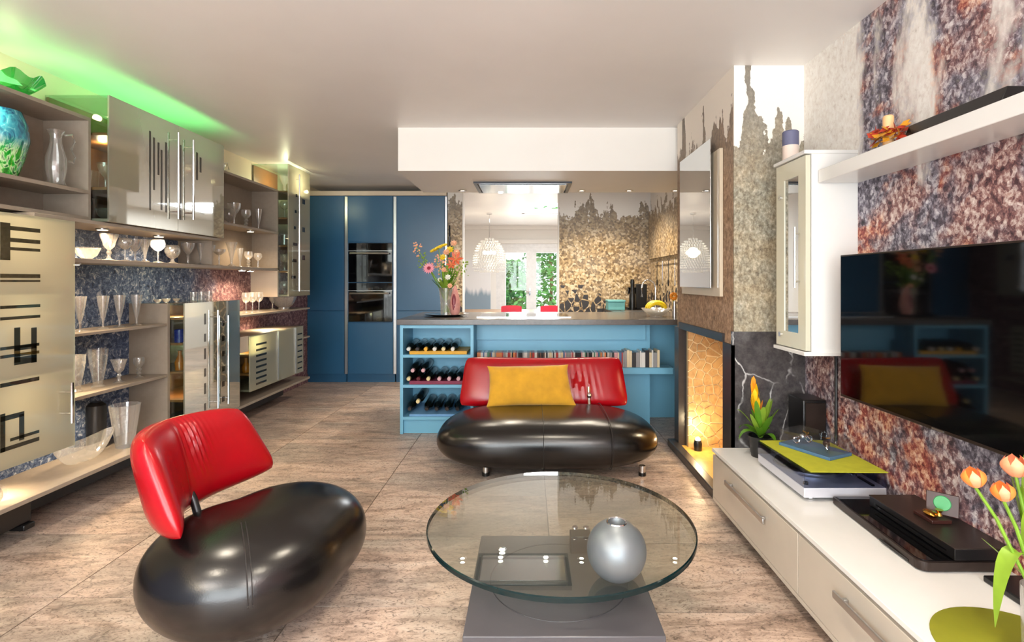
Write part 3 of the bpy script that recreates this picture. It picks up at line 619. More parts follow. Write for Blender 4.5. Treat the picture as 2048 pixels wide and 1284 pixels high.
# --- lower middle cabinet
ya, yb = 3.69, 4.395; ym = YU(437)
t, ds = cabinet('glossy_glass_cabinet', 'glossy mirrored glass cabinet with two doors behind the lounge chair', ya, yb, .225, 1.116, (.42, .62, .82, 1.0), [(ya, ym), (ym, yb)], 'frosted_dark')
strips(ds[0], XF, [(YU(410 - 1.5), YU(410 + 2), .30 + .13 * k, .36 + .13 * k + .02 * (k % 2)) for k in range(6)])
strips(ds[1], XF, [(YU(444), YU(449), .32 + .12 * k, .36 + .12 * k) for k in range(6)] + [(YU(454), YU(457), .30 + .17 * k, .35 + .17 * k) for k in range(4)])
bar_handle(ds[0], XF, YU(427), .30, 1.05); bar_handle(ds[1], XF, YU(448), .30, 1.0)
# --- lower far cabinet
ya, yb = 4.555, 5.63; y1, y2 = YU(556), YU(591)
t, ds = cabinet('frosted_cabinet', 'low frosted glass cabinet with three doors at the far end of the display wall', ya, yb, .31, .797, (.45, .62), [(ya, y1), (y1, y2), (y2, yb)], 'frosted', top='shelf_greige')
strips(ds[0], XF, [(YU(512), YU(533), .35 + .05 * k, .368 + .05 * k) for k in range(8)]); strips(ds[2], XF, [(YU(595), YU(604), .35 + .06 * k, .365 + .06 * k) for k in range(7)])
for dd, yy in ((ds[0], y1 - .012), (ds[1], y2 - .012)): bx('handle', 'aluminium', (XF + .0005, XF + .012, yy, yy + .008, .32, .79), dd)
# --- open boxes
def open_box(label, y0, y1, z0, z1, shelf_z, shelf_name='shelf'):
    t = thing('open_shelf_box', label, 'shelf unit', ((XL + XB) / 2, (y0 + y1) / 2, z0))
    bx('top_panel', 'shelf_greige', (XL + .001, XB, y0, y1, z1 - .02, z1), t); bx('back_panel', 'shelf_greige', (XL + .001, XL + .012, y0, y1, z0, z1 - .02), t)
    for yy in (y0, y1 - .018): bx('side_panel', 'shelf_greige', (XL + .012, XB, yy, yy + .018, z0, z1 - .02), t)
    for z in shelf_z: bx('shelf', 'shelf_greige', (XL + .012, XB, y0 + .018, y1 - .018, z - .02, z), t)
    return t
open_box('open grey display box at upper left holding the coloured vase', 1.6, 3.02, 1.617, 2.21, (1.79, 1.64))
open_box('open grey display box between the two upper glass cabinets', 4.17, 5.28, 1.405, 2.19, (1.765,))
tag(bx('partition_panel', 'beige_board', (XL + .001, XB, 5.26, 5.283, 1.115, 1.385)), 'pale panel under the far open display box', 'panel')
# --- boards
def board(name, label, y0, y1, z, th=.022, x=XB, mat='shelf_greige', x0=None): return tag(bx(name, mat, (XL + .001 if x0 is None else x0, x, y0, y1, z - th, z), None, .002), label, 'shelf')
board('shelf_board', 'grey board with spotlights under the upper satin glass cabinet', 2.60, 4.165, 1.613, .02, XF - .03)
board('shelf_board', 'long shelf carrying the row of crystal glasses', 2.81, 5.27, 1.400, .024)
board('shelf_board', 'short shelf with four tall champagne flutes', 2.81, 3.655, .978, .016)
board('shelf_board', 'short brightly lit shelf with beer glass and goblets', 2.81, 3.655, .625, .02)
board('shelf_board', 'long bottom shelf floating above the floor along the display wall', 1.5, 5.80, .222, .022, XF, 'shelf_greige')
board('shelf_board', 'upper shelf at the far end with wine glasses and crystal bowl', 4.42, 5.80, .985, .018, XF)
board('shelf_board', 'small shelf stub at the far end beside the low frosted cabinet', 5.635, 5.80, .672, .016, XF)
tag(bx('partition_panel', 'shelf_greige', (XL + .001, XB, 3.66, 3.685, .224, 1.116)), 'grey upright panel beside the glossy glass cabinet', 'panel')
tag(bx('under_shelf_shade', 'shelf_dark', (XL + .001, XL + .12, 1.5, 5.7, .04, .195)), 'dark box standing in for the shade under the bottom shelf of the display wall', 'shade box')  # dark strip painted in as the shade below the shelf
tag(MB().box(-2.66, -2.52, 2.44, 2.66, .06, .19).box(-2.58, -2.50, 2.60, 2.66, .03, .06).build('electronic_box', 'black_plastic', None, .006), 'black electronic box under the bottom shelf at far left', 'device')
tag(bx('side_block', 'beige_board', (XL + .3, XF - .012, 4.42, 4.552, .665, .80)), 'small pale block beside the low frosted cabinet', 'block')
# --- puck lights
def puck(x, y, z, label, p=2.2, c=WARM, ang=150):
    t = thing('shelf_spotlight', label, 'lamp', (x, y, z), 'small round shelf lights')
    MB().lathe([(.034, 0), (.034, -.008), (.030, -.010)], (x, y, z), 18).build('housing', 'aluminium', t)
    MB().lathe([(.026, -.0102), (.026, -.0115)], (x, y, z), 16).build('lens', 'spot_warm', t)
    spot('shelf_light', (x, y, z - .02), p * 3.6, c, ang)
puck(-2.60, YU(205, -2.6), 1.593, 'round light over the crystal row, left one under the satin cabinet', 5); puck(-2.60, YU(318, -2.6), 1.593, 'round light over the crystal row, right one under the satin cabinet', 5)
puck(-2.58, 4.72, 1.376, 'round light under the right end of the long shelf', 4); puck(-2.62, 3.02, 1.376, 'round light under the left end of the long shelf', 3)
puck(-2.62, 2.98, .961, 'round light under the champagne flute shelf', 4); puck(-2.60, 2.48, 2.188, 'round light inside the upper left open box', 4)
puck(-2.60, 4.9, 1.743, 'round light under the shelf of the far open box', 3); puck(-2.62, 3.1, .603, 'round light under the brightly lit short shelf', 3)
puck(-2.58, 5.15, .966, 'round light under the far end shelf above the low cabinet', 4); puck(-2.60, 4.9, 1.374, 'round light at the far end of the long shelf underside', 3)
puck(-2.6, 2.5, .398, 'round light under the large frosted cabinet', 4)
for y, z in ((3.2, 2.32), (4.0, 2.32)): point('cabinet_light', (-2.6, y, 2.09), 1.2, WARM)
point('cabinet_light', (-2.56, 5.55, 2.30), 5, (1, .88, .6)); point('cabinet_light', (-2.55, 3.80, 1.07), 3, WARM); point('cabinet_light', (-2.55, 3.80, .58), 2, WARM); point('cabinet_light', (-2.55, 4.66, .74), 3.0, (1, .9, .5))
point('cabinet_light', (-2.6, 2.5, 1.5), 3, WARM); point('cabinet_light', (-2.6, 2.5, 1.1), 2, WARM); point('cabinet_light', (-2.6, 2.5, .7), 2, WARM)
# green strip light lying on the near cabinets
gs = thing('green_light_strip', 'green glowing light strip on top of the upper left cabinets', 'lamp', (-2.68, 2.7, 2.21))
emit('green_led', (0.12, 1.0, 0.30, 1), 3.0)
MB().box(-2.74, -2.70, 1.7, 3.0, 2.211, 2.222).build('channel', 'aluminium', gs); MB().box(-2.735, -2.705, 1.72, 2.98, 2.222, 2.227).build('diffuser', 'green_led', gs)
area('green_strip_light', (-2.54, 2.45, 2.24), (PI, 0, 0), .06, 1.3, .95, (.20, 1.0, .24), math.radians(125))
point('cabinet_top_light', (-2.72, 2.75, 2.30), .5, WARM)
g2 = thing('green_light_strip', 'green glowing light strip inside the top of the satin glass cabinet', 'lamp', (-2.68, 3.6, 2.131))
MB().box(-2.74, -2.70, 3.06, 4.14, 2.1315, 2.139).build('channel', 'aluminium', g2); MB().box(-2.735, -2.705, 3.08, 4.12, 2.139, 2.143).build('diffuser', 'green_led', g2)
area('green_strip_light', (-2.54, 3.6, 2.150), (PI, 0, 0), .12, 1.0, 2.8, (.20, 1.0, .24), math.radians(150))
# ---------------------------------------------------------------- glassware
PR = {
 'goblet': [(.034, 0), (.032, .004), (.007, .012), (.006, .05), (.010, .058), (.006, .066), (.022, .085), (.038, .12), (.042, .15)],
 'thistle': [(.032, 0), (.012, .012), (.008, .03), (.014, .045), (.008, .06), (.026, .08), (.030, .1), (.046, .15)],
 'round': [(.033, 0), (.030, .004), (.005, .012), (.005, .075), (.02, .083), (.038, .105), (.04, .125), (.032, .15)],
 'brandy': [(.034, 0), (.012, .012), (.009, .03), (.03, .045), (.044, .075), (.042, .1), (.032, .118)],
 'coupe': [(.033, 0), (.030, .004), (.005, .012), (.005, .085), (.02, .092), (.044, .112), (.048, .135)],
 'flute': [(.032, 0), (.029, .004), (.006, .012), (.006, .05), (.012, .07), (.024, .14), (.032, .2)],
 'cone': [(.030, 0), (.028, .004), (.007, .02), (.010, .06), (.024, .12), (.036, .165)],
 'ballstem': [(.030, 0), (.012, .01), (.008, .018), (.016, .03), (.008, .042), (.016, .055), (.008, .068), (.022, .08), (.033, .1), (.03, .135)],
 'tumbler': [(.028, 0), (.03, .01), (.034, .095)],
 'lowbowl': [(.03, 0), (.03, .01), (.05, .025), (.07, .07), (.068, .075)],
 'beer': [(.034, 0), (.036, .008), (.024, .02), (.028, .05), (.04, .12), (.05, .2), (.051, .24)],
 'wine': [(.034, 0), (.031, .004), (.005, .012), (.005, .09), (.022, .1), (.037, .13), (.036, .16), (.031, .185)],
}
GM = {(k, m): MB().lathe(p, (0, 0, 0), 20, cap=False).mesh(k, m, Vector((0, 0, 0))) for k, p in PR.items() for m in ('crystal', 'clear_glass', 'cut_crystal')}
NMS = dict(goblet='crystal_goblet', thistle='crystal_goblet', round='wine_glass', brandy='brandy_glass', coupe='champagne_coupe', flute='champagne_flute', cone='cone_glass', ballstem='crystal_goblet', tumbler='tumbler', lowbowl='crystal_bowl', beer='beer_glass', wine='wine_glass')
def gl(kind, x, y, z, label, grp=None, s=1.0, m='crystal', cat='glass'):
    o = bpy.data.objects.new(NMS[kind], GM[(kind, m)]); col.objects.link(o); o.location = (x, y, z); o.scale = (s, s, s); o.rotation_euler = (0, 0, random.uniform(0, 6))
    return tag(o, label, cat, grp)
row = [(174, 'lowbowl', .95, 'wide low crystal bowl'), (218, 'thistle', 1.1, 'thistle-shaped cut goblet'), (250, 'round', 1.0, 'round wine glass'), (270, 'goblet', 1.0, 'tall etched goblet'), (290, 'cone', .95, 'slim cone glass'),
       (316, 'round', 1.1, 'round-bowled stem glass'), (345, 'brandy', 1.15, 'stout brandy glass'), (376, 'goblet', 1.1, 'wide goblet'), (402, 'cone', 1.05, 'tall narrow glass'), (418, 'goblet', 1.12, 'ribbed goblet'), (438, 'coupe', 1.05, 'shallow champagne coupe'),
       (463, 'cone', 1.3, 'white flaring cone glass'), (480, 'flute', .85, 'small flute'), (497, 'ballstem', 1.1, 'ball-stemmed goblet'), (516, 'round', .95, 'small round stem glass')]
for k, (u, kd, s_, nm) in enumerate(row):
    X = -2.61; gl(kd, X, YU(u, X), 1.4005, '%s, %s glass from left on the long lit shelf' % (nm, ORD[k]), 'glasses on the long lit shelf', s_, 'cut_crystal')
for k, (u, X) in enumerate(((160, -2.64), (206, -2.62), (239, -2.62), (273, -2.62))): gl('flute', X, YU(u, X), .9785, 'tall champagne flute, %s from left on the flute shelf' % ORD[k], 'champagne flutes on the short shelf', 1.02, 'cut_crystal')
gl('beer', -2.62, YU(196, -2.62), .6255, 'large flared beer glass on the brightly lit short shelf', None, .98); gl('thistle', -2.62, YU(238, -2.62), .6255, 'round cut goblet beside the beer glass', None, .98, 'cut_crystal'); gl('ballstem', -2.62, YU(278, -2.62), .6255, 'small clear goblet at the right end of the lit short shelf', None, 1.0, 'crystal')
gl('beer', -2.64, YU(152, -2.64), .6255, 'flared glass half hidden by the frosted cabinet edge', None, .9)
for k, (u, kd, X, s_) in enumerate(((458, 'brandy', -2.68, 1.3), (468, 'goblet', -2.6, 1.3), (492, 'ballstem', -2.62, 1.25), (517, 'flute', -2.64, 1.05))): gl(kd, X, YU(u, X), 1.7655, '%s, %s from left on the upper shelf of the far open box' % (('brandy glass', 'large goblet', 'knobbed goblet', 'slender flute')[k], ORD[k]), 'glasses in the far open box', s_, 'cut_crystal')
for k, u in enumerate((492, 505, 518)): gl('wine', -2.56, YU(u, -2.56), .9855, 'slender wine glass, %s from left on the far end shelf' % ORD[k], 'wine glasses on the far end shelf', 1.0, 'cut_crystal')
gl('goblet', -2.6, YU(545, -2.6), .9855, 'pinkish cut goblet left of the crystal bowl on the far shelf', None, 1.0, 'cut_crystal')
gl('lowbowl', -2.53, 5.42, .9855, 'large crystal bowl on the far end shelf', None, 1.75, 'cut_crystal', 'bowl')
for k, (u, s_) in enumerate(((325, .85), (350, .95), (378, .85))): gl('lowbowl', -2.66, YU(u, -2.66), 1.1165 if u > 340 else 1.1165, 'sparkling cut crystal dish, %s from left on the glossy cabinet' % ORD[k], 'cut crystal dishes on the glossy cabinet', .42 * s_, 'cut_crystal', 'bowl').location[1] = (3.76, 3.85, 3.96)[k]
for k, y in enumerate((4.1, 4.2, 4.3)): gl('tumbler', -2.62, y, 1.1165, 'small tumbler, %s from left on the glossy cabinet' % ORD[k], 'tumblers on the glossy cabinet', .75, 'crystal')
# inside the near satin cabinet, seen through its side pane
for k, (z, kd, s_) in enumerate(((1.8165, 'goblet', 1.0), (1.8165, 'brandy', 1.2), (1.6345, 'lowbowl', .9), (1.8165, 'tumbler', 1.2), (1.6345, 'round', .9))): gl(kd, (-2.50, -2.50, -2.52, -2.62, -2.64)[k], (3.10, 3.22, 3.14, 3.14, 3.12)[k], z, '%s inside the satin glass cabinet, %s shelf' % (('goblet', 'brandy glass', 'low bowl', 'tumbler', 'stem glass')[k], ('front of middle', 'deeper on middle', 'front of bottom', 'back of middle', 'back of bottom')[k]), None, s_)
for k, (z, kd) in enumerate(((1.138, 'brandy'), (1.3765, 'goblet'), (1.6365, 'tumbler'), (1.9165, 'round'), (2.1865, 'thistle'))): gl(kd, -2.50, 5.37, z, '%s inside the tall narrow frosted cabinet, %s shelf from below' % (('brandy glass', 'goblet', 'tumbler', 'stem glass', 'cut goblet')[k], ORD[k]), None, 1.15)
tag(MB().lathe([(.035, 0), (.036, .09), (.034, .09), (.033, .01)], (-2.50, 3.76, .8365), 18).tube([(-2.465, 3.76, .85), (-2.44, 3.76, .87), (-2.465, 3.76, .91)], .005).build('mug', 'cobalt'), 'cobalt blue mug inside the glossy glass cabinet', 'mug')
tag(MB().lathe([(.03, 0), (.033, .06), (.02, .09), (.012, .12), (.014, .14)], (-2.50, 3.76, .6365), 16).build('decanter', 'amber'), 'small amber decanter inside the glossy glass cabinet', 'decanter')
tag(MB().lathe([(.03, 0), (.035, .05), (.012, .09), (.012, .13)], (-2.50, 4.64, .468), 16).build('decanter', 'amber'), 'amber flask inside the low frosted cabinet', 'decanter')
# crystal boat bowl, faceted vase, small glass on the bottom shelf
def boat(s, t):
    a = 2 * PI * s; r = (.25 + .75 * t ** .7); pt = 1 + .12 * math.cos(2 * a); fac = 1 + .03 * math.cos(a * 14)
    return (-2.60 + .075 * r * math.sin(a) * fac, YU(168, -2.60) + .185 * r * math.cos(a) * pt * fac, .2225 + .105 * t ** 1.6 * (1 + .35 * abs(math.cos(a)) ** 3))
tag(MB().grid(boat, 42, 7, True).lathe([(.02, 0), (.02, .003)], (-2.60, YU(168, -2.60), .2225), 14).build('crystal_bowl', 'cut_crystal'), 'boat-shaped cut crystal bowl on the bottom shelf', 'bowl')
def fvase(s, t):
    a = 2 * PI * s; r = (.045 + .035 * t) * (1 + .06 * (1 if int(s * 24) % 2 else -1)); return (-2.56 + r * math.cos(a), YU(250, -2.56) + r * math.sin(a), .2225 + .27 * t)
tag(MB().grid(fvase, 24, 6, True).lathe([(.045, 0), (.045, .004)], (-2.56, YU(250, -2.56), .2225), 16).build('crystal_vase', 'cut_crystal'), 'tall fluted crystal vase on the bottom shelf', 'vase')
tag(MB().lathe([(.05, 0), (.052, .22), (.05, .27), (.03, .29)], (-2.72, 3.30, .2225), 18).build('canister', 'black_plastic'), 'black canister behind the fluted crystal vase', 'canister')
o = gl('brandy', -2.54, 2.50, .2225, 'small tipped glass goblet on the bottom shelf under the frosted cabinet', None, 1.2); o.rotation_euler = (1.42, 0, .5); o.location[2] = .262
# upper left box: art vase, pitcher, bowl, green dish
vs_ = thing('art_glass_vase', 'big blue and green art glass vase in the upper left open box', 'vase', (-2.64, 2.62, 1.79))
MB().lathe([(.06, 0), (.065, .01), (.09, .09), (.112, .19), (.105, .27), (.082, .335), (.078, .335), (.098, .27), (.104, .19)], (-2.64, 2.62, 1.7905), 32).build('body', 'art_glass', vs_)
pt_ = thing('glass_pitcher', 'slim clear glass pitcher with curled handle beside the art vase', 'pitcher', (-2.57, 2.853, 1.79))
px, py = -2.57, YU(112, -2.57)
MB().lathe([(.042, .0), (.045, .006), (.036, .03), (.046, .09), (.046, .15), (.026, .23), (.026, .27), (.04, .30)], (px, py, 1.7905), 22, cap=False).build('body', 'crystal', pt_)
MB().tube([(px + .03, py + .022, 2.07), (px + .03, py + .065, 2.085), (px + .03, py + .085, 2.05), (px + .03, py + .06, 2.0), (px + .03, py + .085, 1.965), (px + .03, py + .075, 1.93), (px + .03, py + .045, 1.935)], .006).build('handle', 'crystal', pt_)
tag(MB().lathe([(.035, 0), (.045, .004), (.1, .05), (.125, .095), (.12, .095), (.095, .055), (.03, .012)], (-2.63, 2.40, 1.6405), 28).build('bowl', 'ceramic_white'), 'pale ceramic bowl in the lower slot of the upper left box', 'bowl')
def gdish(s, t):
    a = 2 * PI * s; r = .05 + .085 * t; return (-2.60 + r * math.cos(a), 2.63 + r * math.sin(a), 2.2105 + .085 * t ** 1.3 + .016 * t * math.sin(7 * a))
tag(MB().grid(gdish, 48, 6, True).lathe([(.05, 0), (.05, .004)], (-2.60, 2.63, 2.2105), 20).build('green_glass_dish', 'green_glass'), 'wavy bright green glass dish on top of the left open box', 'dish')
js = tag(MB().lathe([(.03, 0), (.04, .02), (.05, .06), (.03, .09), (.034, .11)], (-2.60, 4.40, 2.1905), 18, cap=False).tube([(-2.60, 4.45, 2.27), (-2.60, 4.52, 2.29), (-2.60, 4.55, 2.24), (-2.60, 4.46, 2.21)], .005).build('glass_jug', 'crystal'), 'small clear glass jug on top of the far open box', 'jug')
# ================================================================ RIGHT WALL
# media console
KX, KY1, KT, KB = 1.022, 2.92, .345, .06
con = thing('media_console', 'long low white media console with greige drawer fronts under the television', 'console', (1.28, 1.6, 0))
bx('top', 'lacquer_white', (KX - .004, XR - .001, .12, KY1, KT - .018, KT), con, .0015)
bx('carcass', 'lacquer_white', (KX + .02, XR - .001, .125, KY1 - .002, KB, KT - .018), con)
MB().box(KX + .06, XR - .05, .2, KY1 - .05, 0, KB).build('plinth', 'shelf_dark', con)
bx('bottom_rail', 'lacquer_greige', (KX, KX + .02, .125, KY1 - .002, KB, KB + .018), con)
for y0, y1 in ((1.997, KY1 - .003), (1.072, 1.993), (.127, 1.068)):
    d = bx('drawer', 'lacquer_greige', (KX, KX + .019, y0, y1, KB + .02, KT - .034), con, .0015)
    ymid = (y0 + y1) / 2 - (.0 if y0 > 1.9 else .03); hz = KT - .105
    MB().box(KX - .028, KX - .02, ymid - .22, ymid + .22, hz - .006, hz + .018).box(KX - .02, KX - .0005, ymid - .19, ymid - .175, hz, hz + .012).box(KX - .02, KX - .0005, ymid + .175, ymid + .19, hz, hz + .012).build('handle', 'aluminium', d, .002)
# television
tv = thing('television', 'large wall-mounted flat television with thin dark frame', 'television', (1.42, 1.77, .744))
TVX, TA, TB, TZ0, TZ1 = 1.375, 1.215, 2.318, .765, 1.386
bx('back_case', 'black_plastic', (TVX + .012, TVX + .06, TA + .04, TB - .04, TZ0 + .05, TZ1 - .05), tv, .01); bx('wall_mount', 'steel_dark', (TVX + .06, XR - .001, 1.65, 1.95, .97, 1.2), tv)
bx('frame', 'black_brushed', (TVX, TVX + .02, TA, TB, TZ0, TZ1), tv, .002)
bx('screen', 'screen', (TVX - .0015, TVX + .001, TA + .007, TB - .007, TZ0 + .012, TZ1 - .007), tv)
bx('badge', 'aluminium', (TVX - .0025, TVX, 1.74, 1.79, TZ0 + .003, TZ0 + .0085), tv)
# white wall cabinet with glass door
wc = thing('wall_cabinet', 'white wall cabinet with cream glazed door beside the chimney breast', 'cabinet', (1.42, 2.6, .92))
Y0, Y1 = 2.457, 2.752
bx('body', 'lacquer_white', (1.322, XR - .001, Y0 + .0005, Y1, .94, 1.868), wc); bx('cornice', 'lacquer_white', (1.286, XR - .001, Y0 - .006, Y1 + .012, 1.868, 1.886), wc, .003)
bx('base_board', 'lacquer_white', (1.286, XR - .001, Y0 - .006, Y1 + .012, .921, .94), wc, .003)
plain('cream_glass', S(214, 210, 188), 0.08, var=0.01)
dr = MB().box(1.296, 1.318, Y0 + .002, Y0 + .07, .945, 1.863).box(1.296, 1.318, Y1 - .085, Y1 - .002, .945, 1.863).box(1.296, 1.318, Y0 + .07, Y1 - .085, .945, 1.02).box(1.296, 1.318, Y0 + .07, Y1 - .085, 1.78, 1.863).build('door', 'cream_glass', wc)
plain('mirror', S(214, 216, 216), 0.02, 1.0, var=0.0)
bx('glass_inset', 'mirror', (1.300, 1.306, Y0 + .07, Y1 - .085, 1.02, 1.78), dr)
for z in (1.0, 1.70): MB().lathe([(.012, 0), (.012, -.006)], (1.296, Y1 - .045, z), 14, 'x').build('hinge_knob', 'chrome', dr)
MB().tube([(1.272, Y0 + .055, 1.24), (1.272, Y0 + .055, 1.53)], .005).tube([(1.272, Y0 + .055, 1.27), (1.2955, Y0 + .055, 1.27)], .004).tube([(1.272, Y0 + .055, 1.50), (1.2955, Y0 + .055, 1.50)], .004).build('handle', 'chrome', dr)
# floating shelf
tag(bx('floating_shelf', 'lacquer_white', (1.35, XR - .001, .9, 2.449, 1.73, 1.79), None, .003), 'thick white floating shelf above the television', 'shelf')
sb = thing('soundbar', 'black soundbar lying on the white floating shelf', 'soundbar', (1.45, 1.78, 1.79))
MB().prism([(1.41, 1.7905), (1.51, 1.7905), (1.51, 1.86), (1.44, 1.86)], 1.58, 1.99, 'y').build('body', 'black_plastic', sb, .003); bx('grille', 'black_brushed', (1.4085, 1.4095, 1.6, 1.97, 1.7915, 1.796), sb)
cd2 = thing('candle', 'peach candle in a ring of autumn leaves on the white shelf', 'candle', (1.41, 2.06, 1.79))
MB().lathe([(.019, 0), (.019, .125), (.015, .13)], (1.41, 2.06, 1.7905), 20).build('wax', 'candle_peach', cd2); MB().tube([(1.41, 2.06, 1.92), (1.412, 2.06, 1.934)], .0015).build('wick', 'black_plastic', cd2)
wrh = thing('leaf_wreath', 'ring of red and gold autumn leaves round the peach candle', 'wreath', (1.41, 2.06, 1.79))
rr = random.Random(3)
for mat, nn in (('autumn_red', 60), ('autumn_gold', 36)):
    m = MB()
    for k in range(nn):
        a = rr.uniform(0, 2 * PI); r = rr.uniform(.03, .06); c = Vector((1.41 + .85 * r * math.cos(a), 2.06 + 1.3 * r * math.sin(a), 1.815 + rr.uniform(0, .06)))
        d = Vector((rr.gauss(0, 1), rr.gauss(0, 1), rr.gauss(0, .7))).normalized() * .02; e = d.orthogonal().normalized() * .012
        m.add([c - d, c + e, c + d + Vector((0, 0, .003)), c - e], [(0, 1, 2, 3)])
    tag(m.build('leaves', mat, wrh), kind='stuff')
cb = thing('candle', 'thick candle, blue above and cream below, on top of the wall cabinet', 'candle', (1.335, 2.68, 1.886))
MB().lathe([(.038, 0), (.038, .075)], (1.335, 2.68, 1.8865), 24).build('lower_wax', 'candle_cream', cb); MB().lathe([(.039, .0752), (.039, .145), (.034, .15)], (1.335, 2.68, 1.8865), 24).build('upper_wax', 'candle_blue', cb)
# mirror on the chimney breast
mr = thing('wall_mirror', 'tall layered wall mirror on the side of the chimney breast', 'mirror', (CX - .03, 3.5, 1.18))
plain('mirror_back', S(206, 190, 166), 0.15, var=0.02)
bx('backing', 'mirror_back', (CX - .022, CX - .001, 3.10, 3.87, 1.18, 2.06), mr, .003); bx('spacer', 'steel_dark', (CX - .04, CX - .022, 3.3, 3.7, 1.4, 1.9), mr)
bx('mirror_glass', 'mirror', (CX - .048, CX - .04, 3.19, 3.83, 1.23, 2.14), mr, .002)
# black panel beside marble, loudspeaker
ls = thing('loudspeaker', 'slim black loudspeaker standing on the console against the marble', 'loudspeaker', (1.47, 2.78, KT))
bx('cabinet', 'black_plastic', (1.41, 1.53, 2.70, 2.86, KT + .0005, .66), ls, .006); bx('grille', 'black_brushed', (1.42, 1.52, 2.694, 2.701, KT + .02, .645), ls)
tag(MB().tube([(1.532, 2.62, .35), (1.532, 2.62, .93)], .007).build('cable_cover', 'black_plastic'), 'black cable running down the wall below the wall cabinet', 'cable')
# bromeliad
bp = thing('bromeliad', 'bromeliad with bright green leaves and yellow flower spike in black pot', 'plant', (1.225, 2.78, KT))
bc = Vector((1.225, 2.78, KT))
MB().lathe([(.045, .0005), (.06, .10), (.065, .11), (.058, .11), (.05, .02)], bc, 20).build('pot', 'pot_black', bp)
def blade(base, dirv, L, w, droop, up, n=7, fold=.25):
    d = Vector((dirv[0], dirv[1], 0)).normalized(); side = Vector((-d.y, d.x, 0)); vs_ = []; fs = []
    for i in range(n + 1):
        t = i / n; c = base + d * (L * (math.sin(t * 1.3) / math.sin(1.3)) * (1 - up * .5)) + Vector((0, 0, L * (up * t - droop * t * t)))
        ww = w * (math.sin(PI * min(1, .18 + t * .82)) ** .8) * (1 if t < 1 else .05) + .0008
        vs_ += [c - side * ww + Vector((0, 0, ww * fold)), c, c + side * ww + Vector((0, 0, ww * fold))]
    for i in range(n):
        for k in (0, 1): q = i * 3 + k; fs.append((q, q + 1, q + 4, q + 3))
    return vs_, fs
rr = random.Random(9)
for k in range(22):
    a = k * 2.4; L = rr.uniform(.16, .27); v_, f_ = blade(bc + Vector((0, 0, .10)), (math.cos(a), math.sin(a)), L, rr.uniform(.015, .022), rr.uniform(.35, .9), rr.uniform(.7, 1.5))
    MB().add(v_, f_, True).build('leaf', 'leaf' if k % 3 else 'leaf_light', bp)
MB().tube([bc + Vector((0, 0, .1)), bc + Vector((-.02, 0, .24))], .008).build('stem', 'stem', bp)
for k in range(16):
    a = k * 2.4; h = .20 + k * .0095; v_, f_ = blade(bc + Vector((-.02 - .0012 * k, 0, h)), (math.cos(a), math.sin(a)), .085 - .0022 * k, .013, .1, 1.25 + .03 * k, 5)
    MB().add(v_, f_, True).build('bract', 'bract_yellow' if k % 3 else 'bract_orange', bp)
# turntable
TX0, TX1, TY0, TY1 = 1.153, 1.50, 2.20, 2.645
tt = thing('turntable', 'silver record turntable with closed clear dust cover', 'turntable', (1.33, 2.42, KT))
bx('plinth', 'turntable_silver', (TX0, TX1, TY0, TY1, .362, .404), tt, .004)
for x in (TX0 + .05, TX1 - .05):
    for y in (TY0 + .05, TY1 - .05): MB().lathe([(.026, 0), (.028, .006), (.022, .008), (.026, .016)], (x, y, KT + .0005), 18).build('foot', 'chrome', tt)
pl = MB().lathe([(.15, 0), (.152, .004), (.152, .014), (.148, .016)], (1.31, 2.46, .404), 40).build('platter', 'aluminium', tt); MB().lathe([(.146, .0162), (.146, .0185), (.003, .0185), (.003, .024), (.0, .024)], (1.31, 2.46, .404), 40).build('record', 'vinyl', pl)
MB().lathe([(.022, 0), (.02, .02)], (1.455, 2.58, .404), 16).tube([(1.455, 2.58, .43), (1.46, 2.36, .43), (1.42, 2.31, .427)], .004).box(1.408, 1.43, 2.29, 2.32, .42, .43).build('tonearm', 'chrome', tt)
MB().lathe([(.011, 0), (.01, .01)], (TX0 + .03, TY0 + .045, .404), 14).build('start_button', 'black_plastic', tt); MB().box(1.45, 1.462, 2.22, 2.32, .404, .41).build('pitch_slider', 'black_plastic', tt)
MB().box(TX0, TX0 + .003, TY0, TY1, .405, .465).box(TX1 - .003, TX1, TY0, TY1, .405, .465).box(TX0 + .003, TX1 - .003, TY0, TY0 + .003, .405, .465).box(TX0 + .003, TX1 - .003, TY1 - .003, TY1, .405, .465).box(TX0, TX1, TY0, TY1, .465, .468).build('dust_cover', 'lid_acrylic', tt)
tag(MB().prism([(TX0 + .03, TY0 + .005), (TX1 + .003, TY0 - .004), (TX1 - .004, TY1 - .03), (TX1 - .03, TY1 - .004), (TX0 + .008, TY1 - .006)], .4685, .4715).build('felt_mat', 'felt_lime', None), 'lime green felt mat lying on the turntable cover', 'mat')
# display case with two small metal models
MS = 1.5
ang = math.radians(-26.5); bcx, bcy = 1.35, 2.485
def rot(x, y, z): return (bcx + x * math.cos(ang) + y * math.sin(ang), bcy - x * math.sin(ang) + y * math.cos(ang), z)
def rbox(m, x0, x1, y0, y1, z0, z1):
    n0 = len(m.v); m.box(x0, x1, y0, y1, z0, z1); m.v[n0:] = [rot(*p) for p in m.v[n0:]]; return m
dc = thing('display_case', 'small clear acrylic display case on a blue base on the turntable', 'display case', (bcx, bcy, .472))
rbox(MB(), -.08, .08, -.13, .13, .4718, .486).build('base', 'blue_base', dc, .002)
m = MB(); rbox(m, -.075, -.0735, -.125, .125, .486, .55); rbox(m, .0735, .075, -.125, .125, .486, .55); rbox(m, -.0735, .0735, -.125, -.1235, .486, .55); rbox(m, -.0735, .0735, .1235, .125, .486, .55); rbox(m, -.075, .075, -.125, .125, .55, .552); m.build('cover', 'acrylic', dc)
